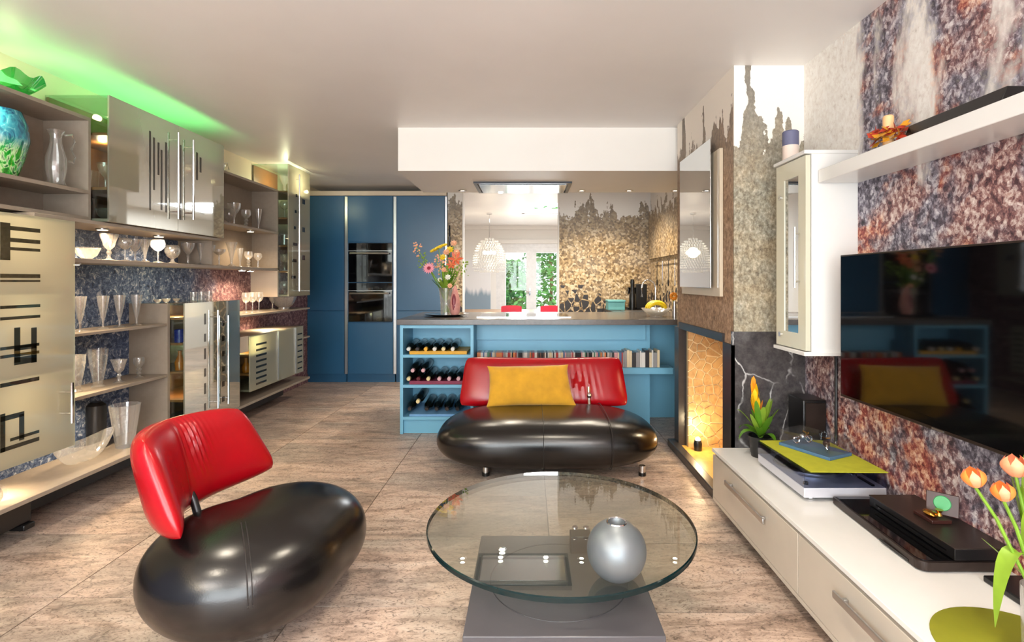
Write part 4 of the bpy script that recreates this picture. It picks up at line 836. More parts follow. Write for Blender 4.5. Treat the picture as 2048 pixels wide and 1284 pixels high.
def ring(m, c, R, r, ax):
    m.tube([(c[0] + R * math.cos(a) * ax[0], c[1] + R * math.cos(a) * ax[1], c[2] + R * math.sin(a)) for a in [2 * PI * k / 14 for k in range(15)]], r, 6); return m
for k, (lx, ly, lab) in enumerate(((.0, .06, 'left'), (.0, -.06, 'right'))):
    c = rot(lx, ly, .4862); t = thing('model_motorcycle', 'tiny silver and brass model motorcycle, %s one in the clear display case' % lab, 'model', c)
    a2 = .2 + k * .9; ax = (math.cos(a2), math.sin(a2))
    def mp(f, z, side=0.0): return (c[0] + f * ax[0] - side * ax[1], c[1] + f * ax[1] + side * ax[0], .4862 + z)
    for s_ in (-1, 1): ring(MB(), mp(s_ * .034, .0205), .016, .0042, ax).build('wheel', 'chrome', t)
    MB().tube([mp(-.034, .0205), mp(-.012, .034), mp(.018, .037), mp(.034, .0205)], .007, 6).ball(mp(0, .034), .016, 10, 6).build('body', 'mahogany' if k else 'chrome', t)
    MB().tube([mp(.031, .022), mp(.020, .052), mp(.016, .056, .018)], .0036, 6).tube([mp(.020, .052), mp(.016, .056, -.018)], .0036, 6).build('handlebar', 'brass', t)
# black players
p1 = thing('disc_player', 'wide black audio base with rounded front corners on the console', 'player', (1.37, 1.92, KT))
rc = .03; pts = [(1.53, 1.665), (1.53, 2.18), (1.262, 2.18)] + [(1.242 + rc - rc * math.cos(a), 1.665 + rc - rc * math.sin(a)) for a in [PI / 2 * k / 6 for k in range(7)]]
MB().prism(pts[::-1], KT + .004, .378).build('body', 'black_brushed', p1, .0015); MB().prism([(x * .94 + 1.39 * .06, y * .96 + 1.92 * .04) for x, y in pts[::-1]], .378, .3805).build('glass_top', 'black_gloss', p1)
MB().box(1.2415, 1.244, 1.72, 1.86, .352, .36).build('port_strip', 'black_plastic', p1); MB().box(1.30, 1.45, 1.72, 2.1, KT + .0005, KT + .004).build('rubber_foot', 'black_plastic', p1)
p2 = thing('disc_player', 'slim black disc player stacked on the wider audio base', 'player', (1.44, 1.87, .381))
bx('body', 'black_plastic', (1.352, 1.535, 1.667, 2.085, .3835, .419), p2, .0015); bx('top_plate', 'black_brushed', (1.350, 1.5355, 1.665, 2.087, .419, .423), p2, .0015)
MB().box(1.3505, 1.352, 1.70, 2.05, .398, .402).build('disc_tray', 'black_gloss', p2); MB().box(1.36, 1.53, 1.68, 2.07, .381, .3835).build('rubber_foot', 'black_plastic', p2)
tb = thing('trinket_box', 'small open wooden trinket box with green medallion in its lid', 'trinket box', (1.445, 1.875, .423))
bx('tray', 'mahogany', (1.405, 1.475, 1.83, 1.92, .4235, .436), tb, .002)
Mx = Matrix.Translation((1.475, 1.875, .436)) @ Matrix.Rotation(math.radians(48), 4, 'Z') @ Matrix.Rotation(math.radians(14), 4, 'Y')
MB().box(0, .012, -.047, .047, 0, .075).xf(Mx).build('lid', 'mahogany', tb, .002); MB().lathe([(.026, -.001), (.024, -.003), (0, -.003)], (0, 0, .04), 22, 'x').xf(Mx).build('medallion', 'green_enamel', tb)
tag(MB().ball((1.43, 1.87, .446), .02, 12, 6, (1, 1.5, .5)).lathe([(.01, 0), (.006, .01), (.013, .02)], (1.445, 1.85, .446), 10).build('brass_trinket', 'brass'), 'little brass ornament lying in the open trinket box', 'ornament')
tag(MB().box(1.40, 1.535, 1.36, 1.62, KT + .0005, .365).build('set_top_box', 'black_plastic', None, .004), 'black set-top box behind the tulips at the wall', 'device')
tag(MB().lathe([(.20, 0), (.20, .002), (.198, .003)], (1.235, 1.29, KT + .0005), 56).build('placemat', 'olive_mat'), 'round olive green placemat on the near end of the console', 'placemat')
# tulips
VC = Vector((1.225, 1.25, KT + .004))
va = thing('tulip_vase', 'slim textured glass vase of tulips on the green placemat', 'vase', VC)
MB().lathe([(.034, 0), (.038, .01), (.040, .1), (.042, .19), (.039, .19), (.036, .1), (.03, .012)], VC, 28).build('body', 'cut_crystal', va)
def tulip(head, mat, label, s=1.0, bend=.0):
    h = Vector(head); t = thing('tulip', label, 'flower', VC + Vector((0, 0, .03)), 'tulips in the slim vase')
    p0 = VC + Vector(((h.x - VC.x) * -.06, (h.y - VC.y) * -.06, .03)); p1 = VC + Vector(((h.x - VC.x) * .22, (h.y - VC.y) * .22, .2)); p2 = h.lerp(p1, .4) + Vector((bend, 0, .01))
    MB().tube([p0, p1, p2, h - Vector((0, 0, .012))], [.0042, .0042, .004, .0036], 8).build('stem', 'stem', t)
    ax = (h - p2).normalized(); q = Vector((0, 0, 1)).rotation_difference((ax + Vector((0, 0, .8))).normalized())
    for k in range(6):
        a0 = 2 * PI * k / 6; w = .62 if k % 2 else .56
        def pet(u_, v_):
            v2 = v_; r = s * (.006 + .0235 * math.sin(min(PI, .3 + v2 * 2.45)) * (1.0 if k % 2 else .9)); a = a0 + (u_ - .5) * 2 * w * math.sin(PI * min(1, .22 + .78 * v2)) ** .6 * (1.05 if v2 < .8 else 1 - (v2 - .8) * 3.2)
            return h + q @ Vector((r * math.cos(a), r * math.sin(a), s * (.052 * v2 - .012)))
        MB().grid(pet, 6, 8).build('petal', mat if k % 2 else 'tulip_pink', t)
    return t
tulip((1.062, 1.25, .793), 'tulip_orange', 'orange and pink tulip leaning furthest left', .84)
tulip((1.112, 1.23, .768), 'tulip_orange', 'open orange tulip just right of and below the leftmost tulip', .80)
tulip((1.168, 1.26, .815), 'tulip_pink', 'tallest coral tulip at the right picture edge', .95)
tulip((1.185, 1.22, .772), 'tulip_orange', 'dark orange tulip low at the right picture edge', .8)
HL = blade(VC + Vector((-.05, 0, .27)), (-1, -.1), .12, .020, 2.2, .8, 9, .3)
tl = thing('tulip_leaves', 'long pale green tulip leaves spilling over the slim vase', 'leaves', VC + Vector((0, 0, .1)))
for dv, L, w, dr_, up in (((-1, .35), .22, .009, .35, .9),  ((-.5, .5), .25, .026, .2, 1.5), ((-.9, .1), .19, .022, .1, 1.5), ((.1, .6), .25, .024, .2, 1.6), ((-.35, -.3), .24, .022, .1, 1.6), ((-.8, -.3), .2, .02, .2, 1.3)):
    v_, f_ = blade(VC + Vector((0, 0, .17)), dv, L, w, dr_, up, 9, .4); MB().add(v_, f_, True).build('leaf', 'leaf_light', tl)

MB().add(*HL, True).build('leaf', 'leaf_light', tl)
# ================================================================ SEATING
def pillow(c00, c10, c11, c01, thick, nrm, n=28, mfun=None, p=4.0, rnd=0.0):   # corner points: bottom-left, bottom-right, top-right, top-left
    c00, c10, c11, c01 = map(Vector, (c00, c10, c11, c01)); nrm = Vector(nrm).normalized()
    def surf(sgn):
        def fn(u, v):
            a, b = 2 * u - 1, 2 * v - 1; a2, b2 = math.sin(a * PI / 2), math.sin(b * PI / 2); a3, b3 = a2 * (1 - rnd * abs(b2) ** 7), b2 * (1 - rnd * 2 * abs(a2) ** 9); uu, vv = (a3 + 1) / 2, (b3 + 1) / 2
            P = (c00 * (1 - uu) + c10 * uu) * (1 - vv) + (c01 * (1 - uu) + c11 * uu) * vv
            e = max(0, (1 - abs(a2) ** p)) ** .5 * max(0, (1 - abs(b2) ** p)) ** .5
            d = thick * e
            if mfun: P, d = mfun(P, d, uu, vv, sgn)
            return P + nrm * (sgn * d)
        return fn
    m = MB(); m.grid(surf(1), n, n); m.grid(surf(-1), n, n); return m
def weld(o):
    bm = bmesh.new(); bm.from_mesh(o.data); bmesh.ops.remove_doubles(bm, verts=bm.verts[:], dist=.0004); bmesh.ops.recalc_face_normals(bm, faces=bm.faces[:]); bm.to_mesh(o.data); bm.free(); return o
def sgnpow(x, p): return math.copysign(abs(x) ** p, x)
# sofa
SX, SY, SZ = .122, 3.66, .203
so = thing('sofa', 'low sofa with black leather pebble seat and red leather back', 'sofa', (SX, SY, 0))
def seat(s, t):
    th = 2 * PI * s; ph = PI * (t - .5)
    cx, cy = sgnpow(math.cos(th), .5), sgnpow(math.sin(th), .72); r = abs(math.cos(ph)) ** .5
    x, y, z = .752 * cx * r, .40 * cy * r, .160 * sgnpow(math.sin(ph), .9)
    z += .012 * (1 - (x / .735) ** 2) * (1 if z > 0 else 0)
    return (SX + x, SY + y, SZ + z)
weld(MB().grid(seat, 72, 30, True).build('seat', 'black_leather', so))
for xx in (-.03, .40):
    pts = []
    for k in range(40):
        a = 2 * PI * k / 39; f = (1 - (abs(xx) / .735) ** 3.2)
        r = 1.0; pts.append((SX + xx, SY + .402 * sgnpow(math.cos(a), .5), SZ + .162 * sgnpow(math.sin(a), .9) + (.012 if math.sin(a) > 0 else 0)))
    MB().tube(pts, .0022, 5, False).build('seam', 'seam_leather', so)
for x in (-.405, .62):
    for y in (-.22, .25): MB().lathe([(.021, .004), (.021, .065)], (SX + x, SY + y, 0), 16).build('leg', 'chrome', so); MB().lathe([(.025, 0), (.025, .022)], (SX + x, SY + y, 0), 16).build('foot_cap', 'black_plastic', so)
YBk = 4.0
def sofa_back(P, d, u, v, sgn):
    wr = math.exp(-((u - .72) / .09) ** 2) * math.exp(-((v - .5) / .33) ** 2) * .0055 * math.sin(u * 170 + v * 5)
    P = P + Vector((0, 0, -.012 * math.sin(PI * u) * (1 if v > .5 else -.3) * abs(2 * v - 1)))
    return P, d + (wr if sgn > 0 else 0)
zb, zt = .315, .668
weld(pillow((XY(917, YBk), YBk, zb), (XY(1258, YBk), YBk, zb), (XY(1241, YBk + .12), YBk + .12, zt + .015), (XY(932, YBk + .12), YBk + .12, zt + .015), .06, (0, -1, .3), 110, sofa_back, 5, .035).build('backrest', 'red_leather', so))
for x in (-.27, .33): MB().tube([(SX + x, 3.90, .31), (SX + x, 3.955, .37), (SX + x, 3.985, .47)], [.017, .015, .015], 12).ball((SX + x, 3.945, .415), .022).build('back_bracket', 'chrome', so)
def cush(P, d, u, v, sgn):
    k = abs(2 * u - 1) ** 6 * abs(2 * v - 1) ** 6
    c = Vector((SX - .13, 3.86, .56)); P = P + (P - c) * (.05 * k - .025 * (abs(2 * u - 1) ** 2 * (1 - abs(2 * v - 1) ** 2) + abs(2 * v - 1) ** 2 * (1 - abs(2 * u - 1) ** 2)))
    return P, d + (.004 * math.sin(u * 14 + v * 9) + .003 * math.sin(u * 31 - v * 17) * abs(2 * u - 1)) * (1 - k)
Yc = 3.82
cu = weld(pillow((XY(976, Yc), Yc, .362), (XY(1150, Yc), Yc, .366), (XY(1133, Yc + .085), Yc + .085, .648), (XY(978, Yc + .085), Yc + .085, .636), .065, (0, -1, .33), 32, cush, 2.4).build('cushion', 'mustard_velvet')); tag(cu, 'mustard yellow velvet cushion leaning on the red sofa back', 'cushion')
# lounge chair
HX, HY = -1.05, 2.02
ar = thing('lounge_chair', 'lounge chair with black leather pebble seat and red leather wing back', 'chair', (HX, HY, 0))
tabl = [(0, .345), (38, .43), (60, .47), (80, .46), (100, .37), (125, .27), (150, .235), (168, .28), (182, .33), (198, .365), (214, .38), (235, .38), (260, .39), (290, .39), (320, .37), (345, .355), (360, .345)]
def rad(a):
    a %= 360
    for (a0, r0), (a1, r1) in zip(tabl, tabl[1:]):
        if a <= a1: k = (a - a0) / (a1 - a0); k = k * k * (3 - 2 * k); return r0 + (r1 - r0) * k
def rads(a): return sum(rad(a + d) * w for d, w in ((-16, .1), (-8, .2), (0, .4), (8, .2), (16, .1)))
def aseat(s, t):
    a = 360 * s; ph = PI * (t - .5); rr_ = abs(math.cos(ph)) ** .75; R_ = rads(a) * (1 if rr_ > .75 else 1)
    k = rr_; R_ = R_ * k + (.36 * (1 - k)) * k * .35 if False else R_ * k
    ca, sa = math.cos(math.radians(a)), math.sin(math.radians(a))
    z = .225 + .198 * sgnpow(math.sin(ph), .9)
    return (HX + R_ * ca, HY + R_ * sa, z)
weld(MB().grid(aseat, 96, 36, True).build('seat', 'black_leather', ar))
def on_top(x, y, lift=.002):
    a = math.degrees(math.atan2(y - HY, x - HX)); k = min(.999, math.hypot(x - HX, y - HY) / rads(a)); ph = math.acos(k ** (1 / .75)); return (x, y, .225 + .198 * math.sin(ph) ** .9 + lift)
MB().tube([on_top(HX + .03 + .135 * k / 24, HY - .16 - .205 * k / 24) for k in range(25)], .0022, 5).build('seam', 'seam_leather', ar)
MB().tube([on_top(HX + .042 + .135 * k / 24, HY - .154 - .205 * k / 24) for k in range(25)], .0016, 5).build('seam', 'seam_leather', ar)
for dx, dy in ((-.2, -.06), (.08, -.08), (.1, .22)): MB().lathe([(.022, 0), (.022, .07)], (HX + dx, HY + dy, 0), 14).build('leg', 'chrome', ar)
# wing back: two wings folded at a crease
b0, b1, b2 = Vector((-1.125, 1.72, .405)), Vector((-1.375, 2.01, .385)), Vector((-1.13, 2.38, .42))
t0_, t1_, t2_ = Vector((-1.30, 1.77, .74)), Vector((-1.45, 2.03, .735)), Vector((-1.275, 2.32, .725))
def bez(a, b, c, s):
    m = b * 1.55 - (a + c) * .275; return a * (1 - s) ** 2 + m * 2 * s * (1 - s) + c * s * s
def wing(sgn):
    def fn(u, v):
        a, b = math.sin((2 * u - 1) * PI / 2), math.sin((2 * v - 1) * PI / 2); uu, vv = (a * (1 - .05 * abs(b) ** 6) + 1) / 2, (b * (1 - .10 * abs(a) ** 8) + 1) / 2
        lo, hi = bez(b0, b1, b2, uu), bez(t0_, t1_, t2_, uu); P = lo.lerp(hi, vv)
        tn = (bez(b0, b1, b2, min(1, uu + .02)) - bez(b0, b1, b2, max(0, uu - .02))).normalized(); up = (hi - lo).normalized(); nr = tn.cross(up).normalized()
        if nr.x < 0: nr = -nr
        e = max(0, 1 - abs(a) ** 4) ** .5 * max(0, 1 - abs(b) ** 4) ** .5
        d = .062 * e
        if sgn > 0: d -= .012 * math.exp(-((uu - .5) / .07) ** 2) * e; d += .0042 * math.sin(uu * 170 + vv * 9) * math.exp(-((uu - .60) / .10) ** 2) * math.exp(-((vv - .70) / .28) ** 2) * e
        return P + nr * sgn * d
    return fn
weld(MB().grid(wing(1), 180, 36).grid(wing(-1), 180, 36).build('backrest', 'red_leather', ar))
MB().tube([(-1.255, 2.00, .36), (-1.29, 2.02, .43), (-1.34, 2.03, .52)], [.016, .014, .014], 12).build('back_bracket', 'steel_dark', ar)

# ================================================================ COFFEE TABLE
TXc, TYc, TZ, TR = .116, 1.969, .38, .492
ct = thing('coffee_table', 'round glass coffee table on a dark grey square base', 'table', (TXc, 1.72, 0))
n = 96; th = .019
MB().lathe([(TR - .004, TZ), (.0, TZ)], (TXc, TYc, 0), n, cap=False).lathe([(TR - .004, TZ - th), (.0, TZ - th)], (TXc, TYc, 0), n, cap=False).build('glass_top', 'table_glass', ct)
MB().lathe([(TR - .004, TZ - th), (TR, TZ - th + .003), (TR, TZ - .003), (TR - .004, TZ)], (TXc, TYc, 0), n, cap=False).build('glass_rim', 'table_edge', ct)
bx('base_slab', 'slab_grey', (-.182, .375, 1.434, 2.005, .03, .30), ct, .003); bx('base_foot', 'shelf_dark', (-.15, .345, 1.46, 1.98, 0, .03), ct)
MB().tube([(.096 + .222 * math.cos(a), 1.717 + .222 * math.sin(a), .3003) for a in [2 * PI * k / 64 for k in range(65)]], .0016, 5, False).build('swivel_groove', 'groove', ct)
MB().box(XY(1140, 1.9), XY(1182, 1.9), 1.87, 1.93, .3, .3605).build('support_block', 'steel_dark', ct, .003)
MB().lathe([(.010, TZ), (.010, TZ + .003), (.0, TZ + .003)], (XY(1150, 1.9), 1.90, 0), 14).lathe([(.010, TZ), (.010, TZ + .003), (.0, TZ + .003)], (XY(1172, 1.9), 1.90, 0), 14).build('fixing_cap', 'chrome', ct)
sv = thing('ball_vase', 'silver spherical vase with small round opening on the glass table', 'vase', (XY(1233, 1.575), 1.575, TZ))
R_ = .0885; prof = []
for k in range(22):
    a = -PI / 2 + .28 + (PI - .28 - .34) * k / 21; prof.append((R_ * math.cos(a), R_ * math.sin(a)))
z0 = -prof[0][1]; prof = [(0, prof[0][1])] + prof + [(.024, prof[-1][1] - .012), (.02, prof[-1][1] - .05)]
MB().lathe(prof, (XY(1233, 1.575), 1.575, TZ + z0 + .0005), 48, cap=False).build('body', 'silver_ball', sv); MB().lathe([(.031, .0), (.0295, .003), (.026, .001)], (XY(1233, 1.575), 1.575, TZ + z0 + prof[22][1]), 28, cap=False).build('neck_ring', 'chrome', sv)

# ================================================================ ON THE PENINSULA AND IN THE KITCHEN
W = .9545
BX, BY = XY(892, 4.85), 4.85
tag(MB().lathe([(.0, .0), (.12, 0), (.19, .012), (.205, .02), (.198, .021), (.12, .006), (0, .006)], (XY(893, 4.83), 4.83, W), 40).build('tray', 'chrome'), 'round silver tray under the flower vase', 'tray')
fv = thing('flower_vase', 'clear glass vase holding the mixed bouquet', 'vase', (BX, BY, W + .007))
MB().lathe([(.045, 0), (.05, .01), (.052, .12), (.068, .25), (.062, .25), (.047, .12), (.042, .012), (0, .012)], (BX, BY, W + .0075), 24).build('body', 'crystal', fv)
MB().lathe([(.0, .014), (.041, .014), (.046, .12), (0, .12)], (BX, BY, W + .0075), 20).build('water', 'clear_glass', fv)
def flower(u, v, kind, label, dy=0.0, s=1.0):
    Y = BY + dy; h = Vector((XY(u, Y), Y, ZV(v, Y))); t = thing('flower', label, 'flower', (BX, BY, W + .03), 'flowers in the bouquet')
    k0 = Vector((BX + (h.x - BX) * -.12, BY + dy * -.2, W + .03)); k1 = Vector((BX + (h.x - BX) * .22, BY + dy * .22, W + .25))
    MB().tube([k0, k1, k1.lerp(h, .6) + Vector((0, 0, .01)), h], .0035, 6).build('stem', 'stem', t)
    q = Vector((0, 0, 1)).rotation_difference(Vector((0, -1, .35)).normalized())
    def petals(n_, L, w, mat, lift=.2, ring_=0.0, off=0):
        for k in range(n_):
            a = 2 * PI * k / n_ + off; d = Vector((math.cos(a), math.sin(a), 0)); e = Vector((-d.y, d.x, 0))
            P_ = [d * ring_, d * (L * .5) + e * w + Vector((0, 0, lift * L * .5)), d * L + Vector((0, 0, lift * L)), d * (L * .5) - e * w + Vector((0, 0, lift * L * .5))]
            MB().add([h + q @ (p * s) for p in P_], [(0, 1, 2, 3)], True).build('petal', mat, t)
    if kind == 'gerbera':
        petals(16, .06, .010, 'petal_pink'); petals(12, .035, .008, 'petal_pink', .5, .0, .2); MB().ball(h + q @ Vector((0, 0, .006)), .018, 12, 6, (1, .6, 1)).build('flower_centre', 'petal_rose', t)
    elif kind == 'yarrow':
        rr = random.Random(u); m = MB()
        for k in range(60): a = rr.uniform(0, 6.28); r = math.sqrt(rr.random()); m.ball((h.x + .075 * s * r * math.cos(a), h.y + .04 * r * math.sin(a), h.z + .045 * s * math.cos(a) * r * .8 + .012 * (1 - r)), .011, 6, 4)
        tag(m.build('flower_cluster', 'petal_yellow', t), kind='stuff')
    elif kind == 'lily':
        petals(6, .075, .017, 'petal_coral', .45); petals(3, .03, .003, 'petal_yellow', 1.2)
    elif kind in ('peach', 'white', 'yellow'):
        mt = dict(peach='petal_peach', white='petal_white', yellow='petal_yellow')[kind]; petals(8, .035, .011, mt, .4); MB().ball(h + q @ Vector((0, 0, .006)), .010, 8, 5).build('flower_centre', mt, t)
    elif kind == 'spray':
        m = MB(); rr = random.Random(u)
        for k in range(22): m.ball(h + Vector((rr.uniform(-.03, .05), rr.uniform(-.03, .03), rr.uniform(-.11, .03))), rr.uniform(.005, .010), 6, 4)
        tag(m.build('blossom', 'leaf_light' if u % 2 else 'petal_peach', t), kind='stuff')
for a in ((858, 537, 'gerbera', 'pink gerbera with dark red centre hanging at the left of the bouquet', -.06), (877, 496, 'yarrow', 'flat yellow yarrow head at the top of the bouquet', 0), (912, 519, 'lily', 'coral orange lily at the right of the bouquet', -.04, 1.0), (900, 500, 'yellow', 'yellow blossom under the top of the bouquet', -.02, 1.1), (908, 487, 'peach', 'peach blossom at the upper right of the bouquet', 0, 1.0), (893, 505, 'peach', 'peach blossom in the middle of the bouquet', -.05, 1.0), (896, 555, 'white', 'white blossom low in the bouquet', -.09, .9), (888, 540, 'peach', 'small peach blossom left of the bouquet centre', -.08, .8), (832, 492, 'spray', 'green budding spray sticking out far left of the bouquet', 0), (843, 512, 'spray', 'drooping bud spray below the far left spray', .02), (884, 525, 'spray', 'pale green flower spray in the bouquet centre', -.05), (905, 540, 'spray', 'peach flower spray right of the bouquet centre', .02), (925, 530, 'spray', 'loose bud spray at the far right of the bouquet', .03), (886, 515, 'yellow', 'yellow blossom left of the bouquet centre', -.03, 1.0), (903, 530, 'lily', 'small coral lily in the lower right of the bouquet', -.07, .7), (872, 515, 'spray', 'peach flower spray behind the pink gerbera', .03), (900, 572, 'peach', 'peach blossom just above the vase rim', -.08, .8), (913, 505, 'peach', 'peach blossom above the coral lily', .02, 1.0), (880, 560, 'white', 'white blossom at the lower left of the bouquet', -.08, .7)):
    flower(*a)
rr = random.Random(4); fg = thing('bouquet_greenery', 'green leaves filling the mixed bouquet', 'leaves', (BX, BY, W + .2))
for k in range(70):
    a = rr.uniform(0, 2 * PI); v_, f_ = blade(Vector((BX, BY, W + .2)), (math.cos(a), math.sin(a)), rr.uniform(.14, .26), rr.uniform(.012, .022), rr.uniform(.1, .5), rr.uniform(.8, 1.7), 5); MB().add(v_, f_, True).build('leaf', rr.choice(('leaf', 'leaf_light')), fg)
cs = thing('shell_ornament', 'upright pink shell ornament with dark red opening right of the flower vase', 'ornament', (XY(910, 4.75), 4.75, W + .012))
sx = XY(910, 4.75)
MB().lathe([(.03, 0), (.045, .03), (.05, .09), (.04, .16), (.022, .23), (.004, .27)], (sx, 4.75, W + .012), 20).build('shell', 'conch_pink', cs); MB().ball((sx - .004, 4.718, W + .12), .1, 12, 8, (.22, .2, .85)).build('opening', 'conch_inner', cs)
fb = thing('fruit_bowl', 'shallow glass fruit bowl on the right end of the worktop', 'bowl', (XY(1312, 4.75), 4.75, W))
fx = XY(1312, 4.75)
MB().lathe([(.05, 0), (.055, .006), (.11, .05), (.135, .075), (.13, .075), (.1, .05), (.04, .01), (0, .01)], (fx, 4.75, W), 28).build('body', 'cut_crystal', fb)
for k in range(5):
    t = tag(MB().tube([(fx + (.10 - .012 * abs(k - 2)) * math.cos(a), 4.70 + k * .024, W + .055 + (.075 - .004 * abs(k - 2)) * math.sin(a)) for a in [PI * (.08 + .84 * j / 8) for j in range(9)]], [.006, .013, .017, .018, .018, .018, .017, .012, .005], 8).build('banana', 'banana'), 'yellow banana, %s from the front in the fruit bowl' % ORD[k], 'banana', 'bananas in the fruit bowl')
ov = thing('orange_flower', 'single orange flower in a steel tube vase at the worktop end', 'flower', (XY(1347, 4.62), 4.62, W)); ox = XY(1349, 4.62)
MB().lathe([(.018, 0), (.018, .14), (.015, .14)], (ox, 4.62, W), 16).build('tube_vase', 'aluminium', ov); MB().tube([(ox, 4.62, W + .05), (ox - .01, 4.62, W + .19)], .003).build('stem', 'stem', ov)
for k in range(7):
    a = 2 * PI * k / 7; MB().ball((ox - .012 + .022 * math.cos(a), 4.605, W + .185 + .022 * math.sin(a)), .016, 8, 5, (1, .5, 1)).build('petal', 'bract_orange', ov)
# right-hand kitchen run
KXF = .93
rb = thing('kitchen_base_unit', 'kitchen base unit with steel sink along the right kitchen wall', 'cupboard', (1.24, 6.0, 0))
bx('carcass', 'kitchen_blue', (KXF + .03, XR - .001, 5.45, YK - .001, .1, .905), rb); bx('plinth', 'shelf_dark', (KXF + .08, XR - .001, 5.45, YK - .001, 0, .1), rb); bx('counter', 'worktop', (KXF, XR - .001, 5.442, YK - .001, .905, .935), rb)
bx('sink', 'aluminium', (1.05, 1.42, 5.6, 6.0, .9355, .939), rb)
tp = thing('kitchen_tap', 'high arched steel kitchen tap at the sink', 'tap', (1.36, 5.75, .936)); tx, tyy = XY(1300, 5.75) + .06, 5.75
MB().tube([(tx, tyy, .936), (tx, tyy, 1.20)] + [(tx - .075 + .075 * math.cos(a), tyy, 1.20 + .09 * math.sin(a)) for a in [PI * k / 10 for k in range(1, 11)]] + [(tx - .15, tyy, 1.10)], .010, 10).build('spout', 'chrome', tp); MB().tube([(tx, tyy, .98), (tx + .05, tyy, 1.0)], .007).build('lever', 'chrome', tp)
cm = thing('coffee_machine', 'black coffee machine in the kitchen corner', 'coffee machine', (XY(1272, 6.35), 6.35, .936)); cx_ = XY(1274, 6.35)
bx('body', 'black_plastic', (cx_ - .03, cx_ + .10, 6.25, 6.5, .9355, 1.24), cm, .01); bx('spout_head', 'black_gloss', (cx_ - .12, cx_ - .03, 6.28, 6.42, 1.12, 1.20), cm, .008); bx('drip_tray', 'black_plastic', (cx_ - .13, cx_ - .03, 6.27, 6.44, .9355, .96), cm, .004)
tag(MB().lathe([(.035, 0), (.038, .16), (.02, .24), (.022, .30), (.028, .32), (.02, .36)], (cx_ - .09, 6.18, .9365), 16).build('pepper_mill', 'black_plastic'), 'tall black pepper mill in front of the coffee machine', 'pepper mill')
tag(MB().box(XY(1214, 6.2), XY(1247, 6.2), 6.1, 6.3, .9355, 1.03).box(XY(1213, 6.2), XY(1248, 6.2), 6.09, 6.31, 1.03, 1.055).build('bread_bin', 'teal_tin', None, .006), 'pale teal bread tin on the kitchen counter', 'tin')
tag(bx('wall_panel', 'mural_kitchen_side', (XR - .03, XR - .001, 4.1, YK - .01, 1.55, 2.14), None, .002), 'patterned wall panel above the sink along the right kitchen wall', 'panel')
plain('utensil_wall', S(214, 204, 194), 0.4)
ra = thing('utensil_rail', 'steel rail with hanging utensils below the patterned wall panel', 'rail', (XR - .03, 5.6, 1.5))
MB().tube([(XR - .03, 5.0, 1.5), (XR - .03, 6.4, 1.5)], .006).build('rail', 'chrome', ra)
for k, y in enumerate((5.15, 5.4, 5.65, 5.9, 6.15)): MB().tube([(XR - .04, y, 1.5), (XR - .04, y, 1.28)], .004).ball((XR - .04, y, 1.26), .03, 10, 6, (.3, 1, 1.3)).build('utensil', 'chrome' if k % 2 else 'black_plastic', ra)
hg = thing('hanging_gloves', 'black oven gloves hanging beside the tall blue cupboard', 'oven glove', (-1.0, YK - .02, 1.65))
MB().tube([(-1.005, YK - .012, 1.98), (-1.005, YK - .02, 1.84), (-1.0, YK - .02, 1.58)], [.008, .012, .02], 8).build('strap', 'black_plastic', hg); MB().prism([(-1.0, 1.45), (-.95, 1.45), (-.945, 1.6), (-.965, 1.72), (-.985, 1.72), (-1.005, 1.6)], YK - .035, YK - .003, 'y').build('glove', 'black_plastic', hg, .005)
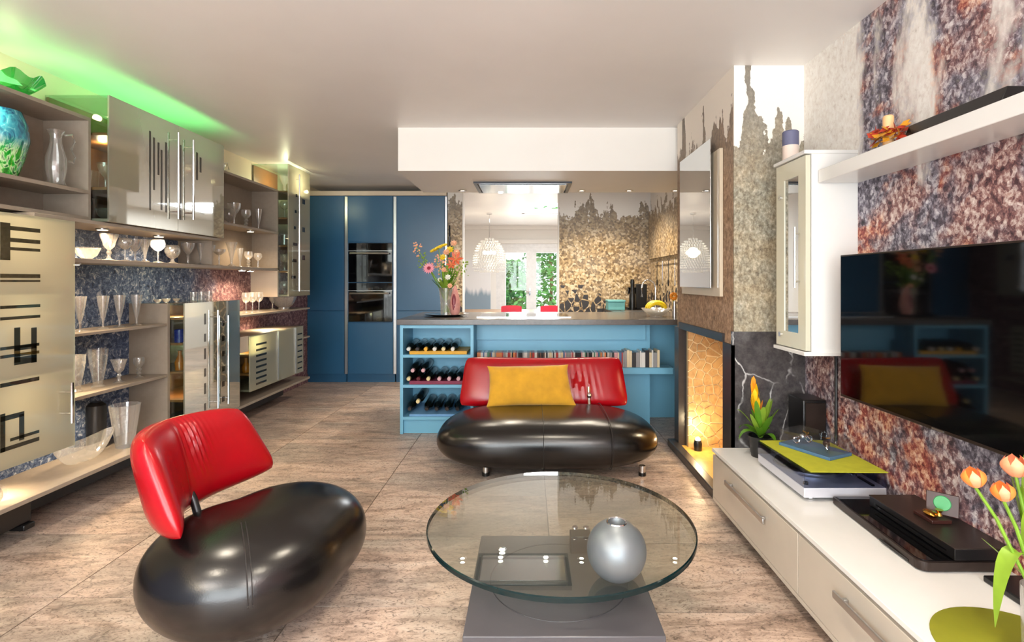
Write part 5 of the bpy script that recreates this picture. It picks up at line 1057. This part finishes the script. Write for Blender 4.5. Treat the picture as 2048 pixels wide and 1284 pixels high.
# ================================================================ DINING ROOM
LX, LY = -.70, 9.28
lp = thing('crystal_pendant', 'round crystal bead pendant lamp over the dining table', 'pendant lamp', (LX, LY, 1.40))
MB().tube([(LX, LY, 2.47), (LX, LY, 2.02)], .006).lathe([(.05, 2.455), (.05, 2.479)], (LX, LY, 0), 18).build('cord', 'chrome', lp)
bm_ = MB(); bulbz = 1.78
for j in range(13):
    z = 2.02 - j * .042; t = j / 12; r = .07 + .215 * math.sin(min(PI / 2, t ** .62 * 1.7)); nb = int(2 * PI * r / .045)
    for k in range(nb): a = 2 * PI * (k + .5 * (j % 2)) / nb; bm_.ball((LX + r * math.cos(a), LY + r * math.sin(a), z), .015, 6, 4)
for k in range(28): a = 2 * PI * k / 28; bm_.ball((LX + .26 * math.cos(a), LY + .26 * math.sin(a), 1.46), .016, 6, 4); bm_.ball((LX + .16 * math.cos(a), LY + .16 * math.sin(a), 1.44), .016, 6, 4)
tag(bm_.build('crystal_beads', 'crystal', lp), kind='stuff')
for k in range(4): a = k * PI / 2 + .4; MB().ball((LX + .09 * math.cos(a), LY + .09 * math.sin(a), bulbz), .035).build('bulb', 'bulb', lp)
point('pendant_light', (LX, LY, bulbz), 9, (1, .85, .62), .09)
dt = thing('dining_table', 'wooden dining table under the crystal pendant', 'table', (-.35, 9.6, 0))
bx('table_top', 'wood_table', (-1.3, .75, 9.25, 10.15, .70, .735), dt, .004)
for x in (-1.22, .67):
    for y in (9.33, 10.07): bx('leg', 'wood_table', (x - .035, x + .035, y - .035, y + .035, 0, .70), dt)
def dchair(x, y, label):
    t = thing('dining_chair', label, 'chair', (x, y, 0), 'red dining chairs')
    bx('seat', 'red_plastic', (x - .19, x + .19, y - .2, y + .2, .43, .46), t, .01)
    MB().grid(lambda u, v: (x - .18 + .36 * u, y - .21 - .02 * math.sin(PI * u) * -1, .55 + .30 * v - .02 * (2 * u - 1) ** 4), 10, 6).grid(lambda u, v: (x - .18 + .36 * u, y - .235 + .02 * math.sin(PI * u), .55 + .30 * v - .02 * (2 * u - 1) ** 4), 10, 6).box(x - .16, x + .16, y - .232, y - .212, .56, .84).build('backrest', 'red_plastic', t)
    for sx_ in (-.17, .17):
        for sy in (-.18, .18): MB().tube([(x + sx_, y + sy, 0), (x + sx_ * .9, y + sy * .9, .43)], .012).build('leg', 'chrome', t)
        MB().tube([(x + sx_ * .8, y - .19, .45), (x + sx_ * .8, y - .222, .6)], .009).build('back_post', 'chrome', t)
dchair(XY(1023, 9.2), 9.42, 'red dining chair, left one seen through the dining room opening'); dchair(XY(1099, 9.2) + .02, 9.42, 'red dining chair, right one seen through the dining room opening')
tag(bx('reflection_panel', 'treeline_reflection', (XL + .3, DX0 - .12, YD - .025, YD - .001, .5, 1.75)), 'large pale panel painted with a misty treeline reflection on the dining room wall', 'picture')  # flat panel standing in for a reflected treeline
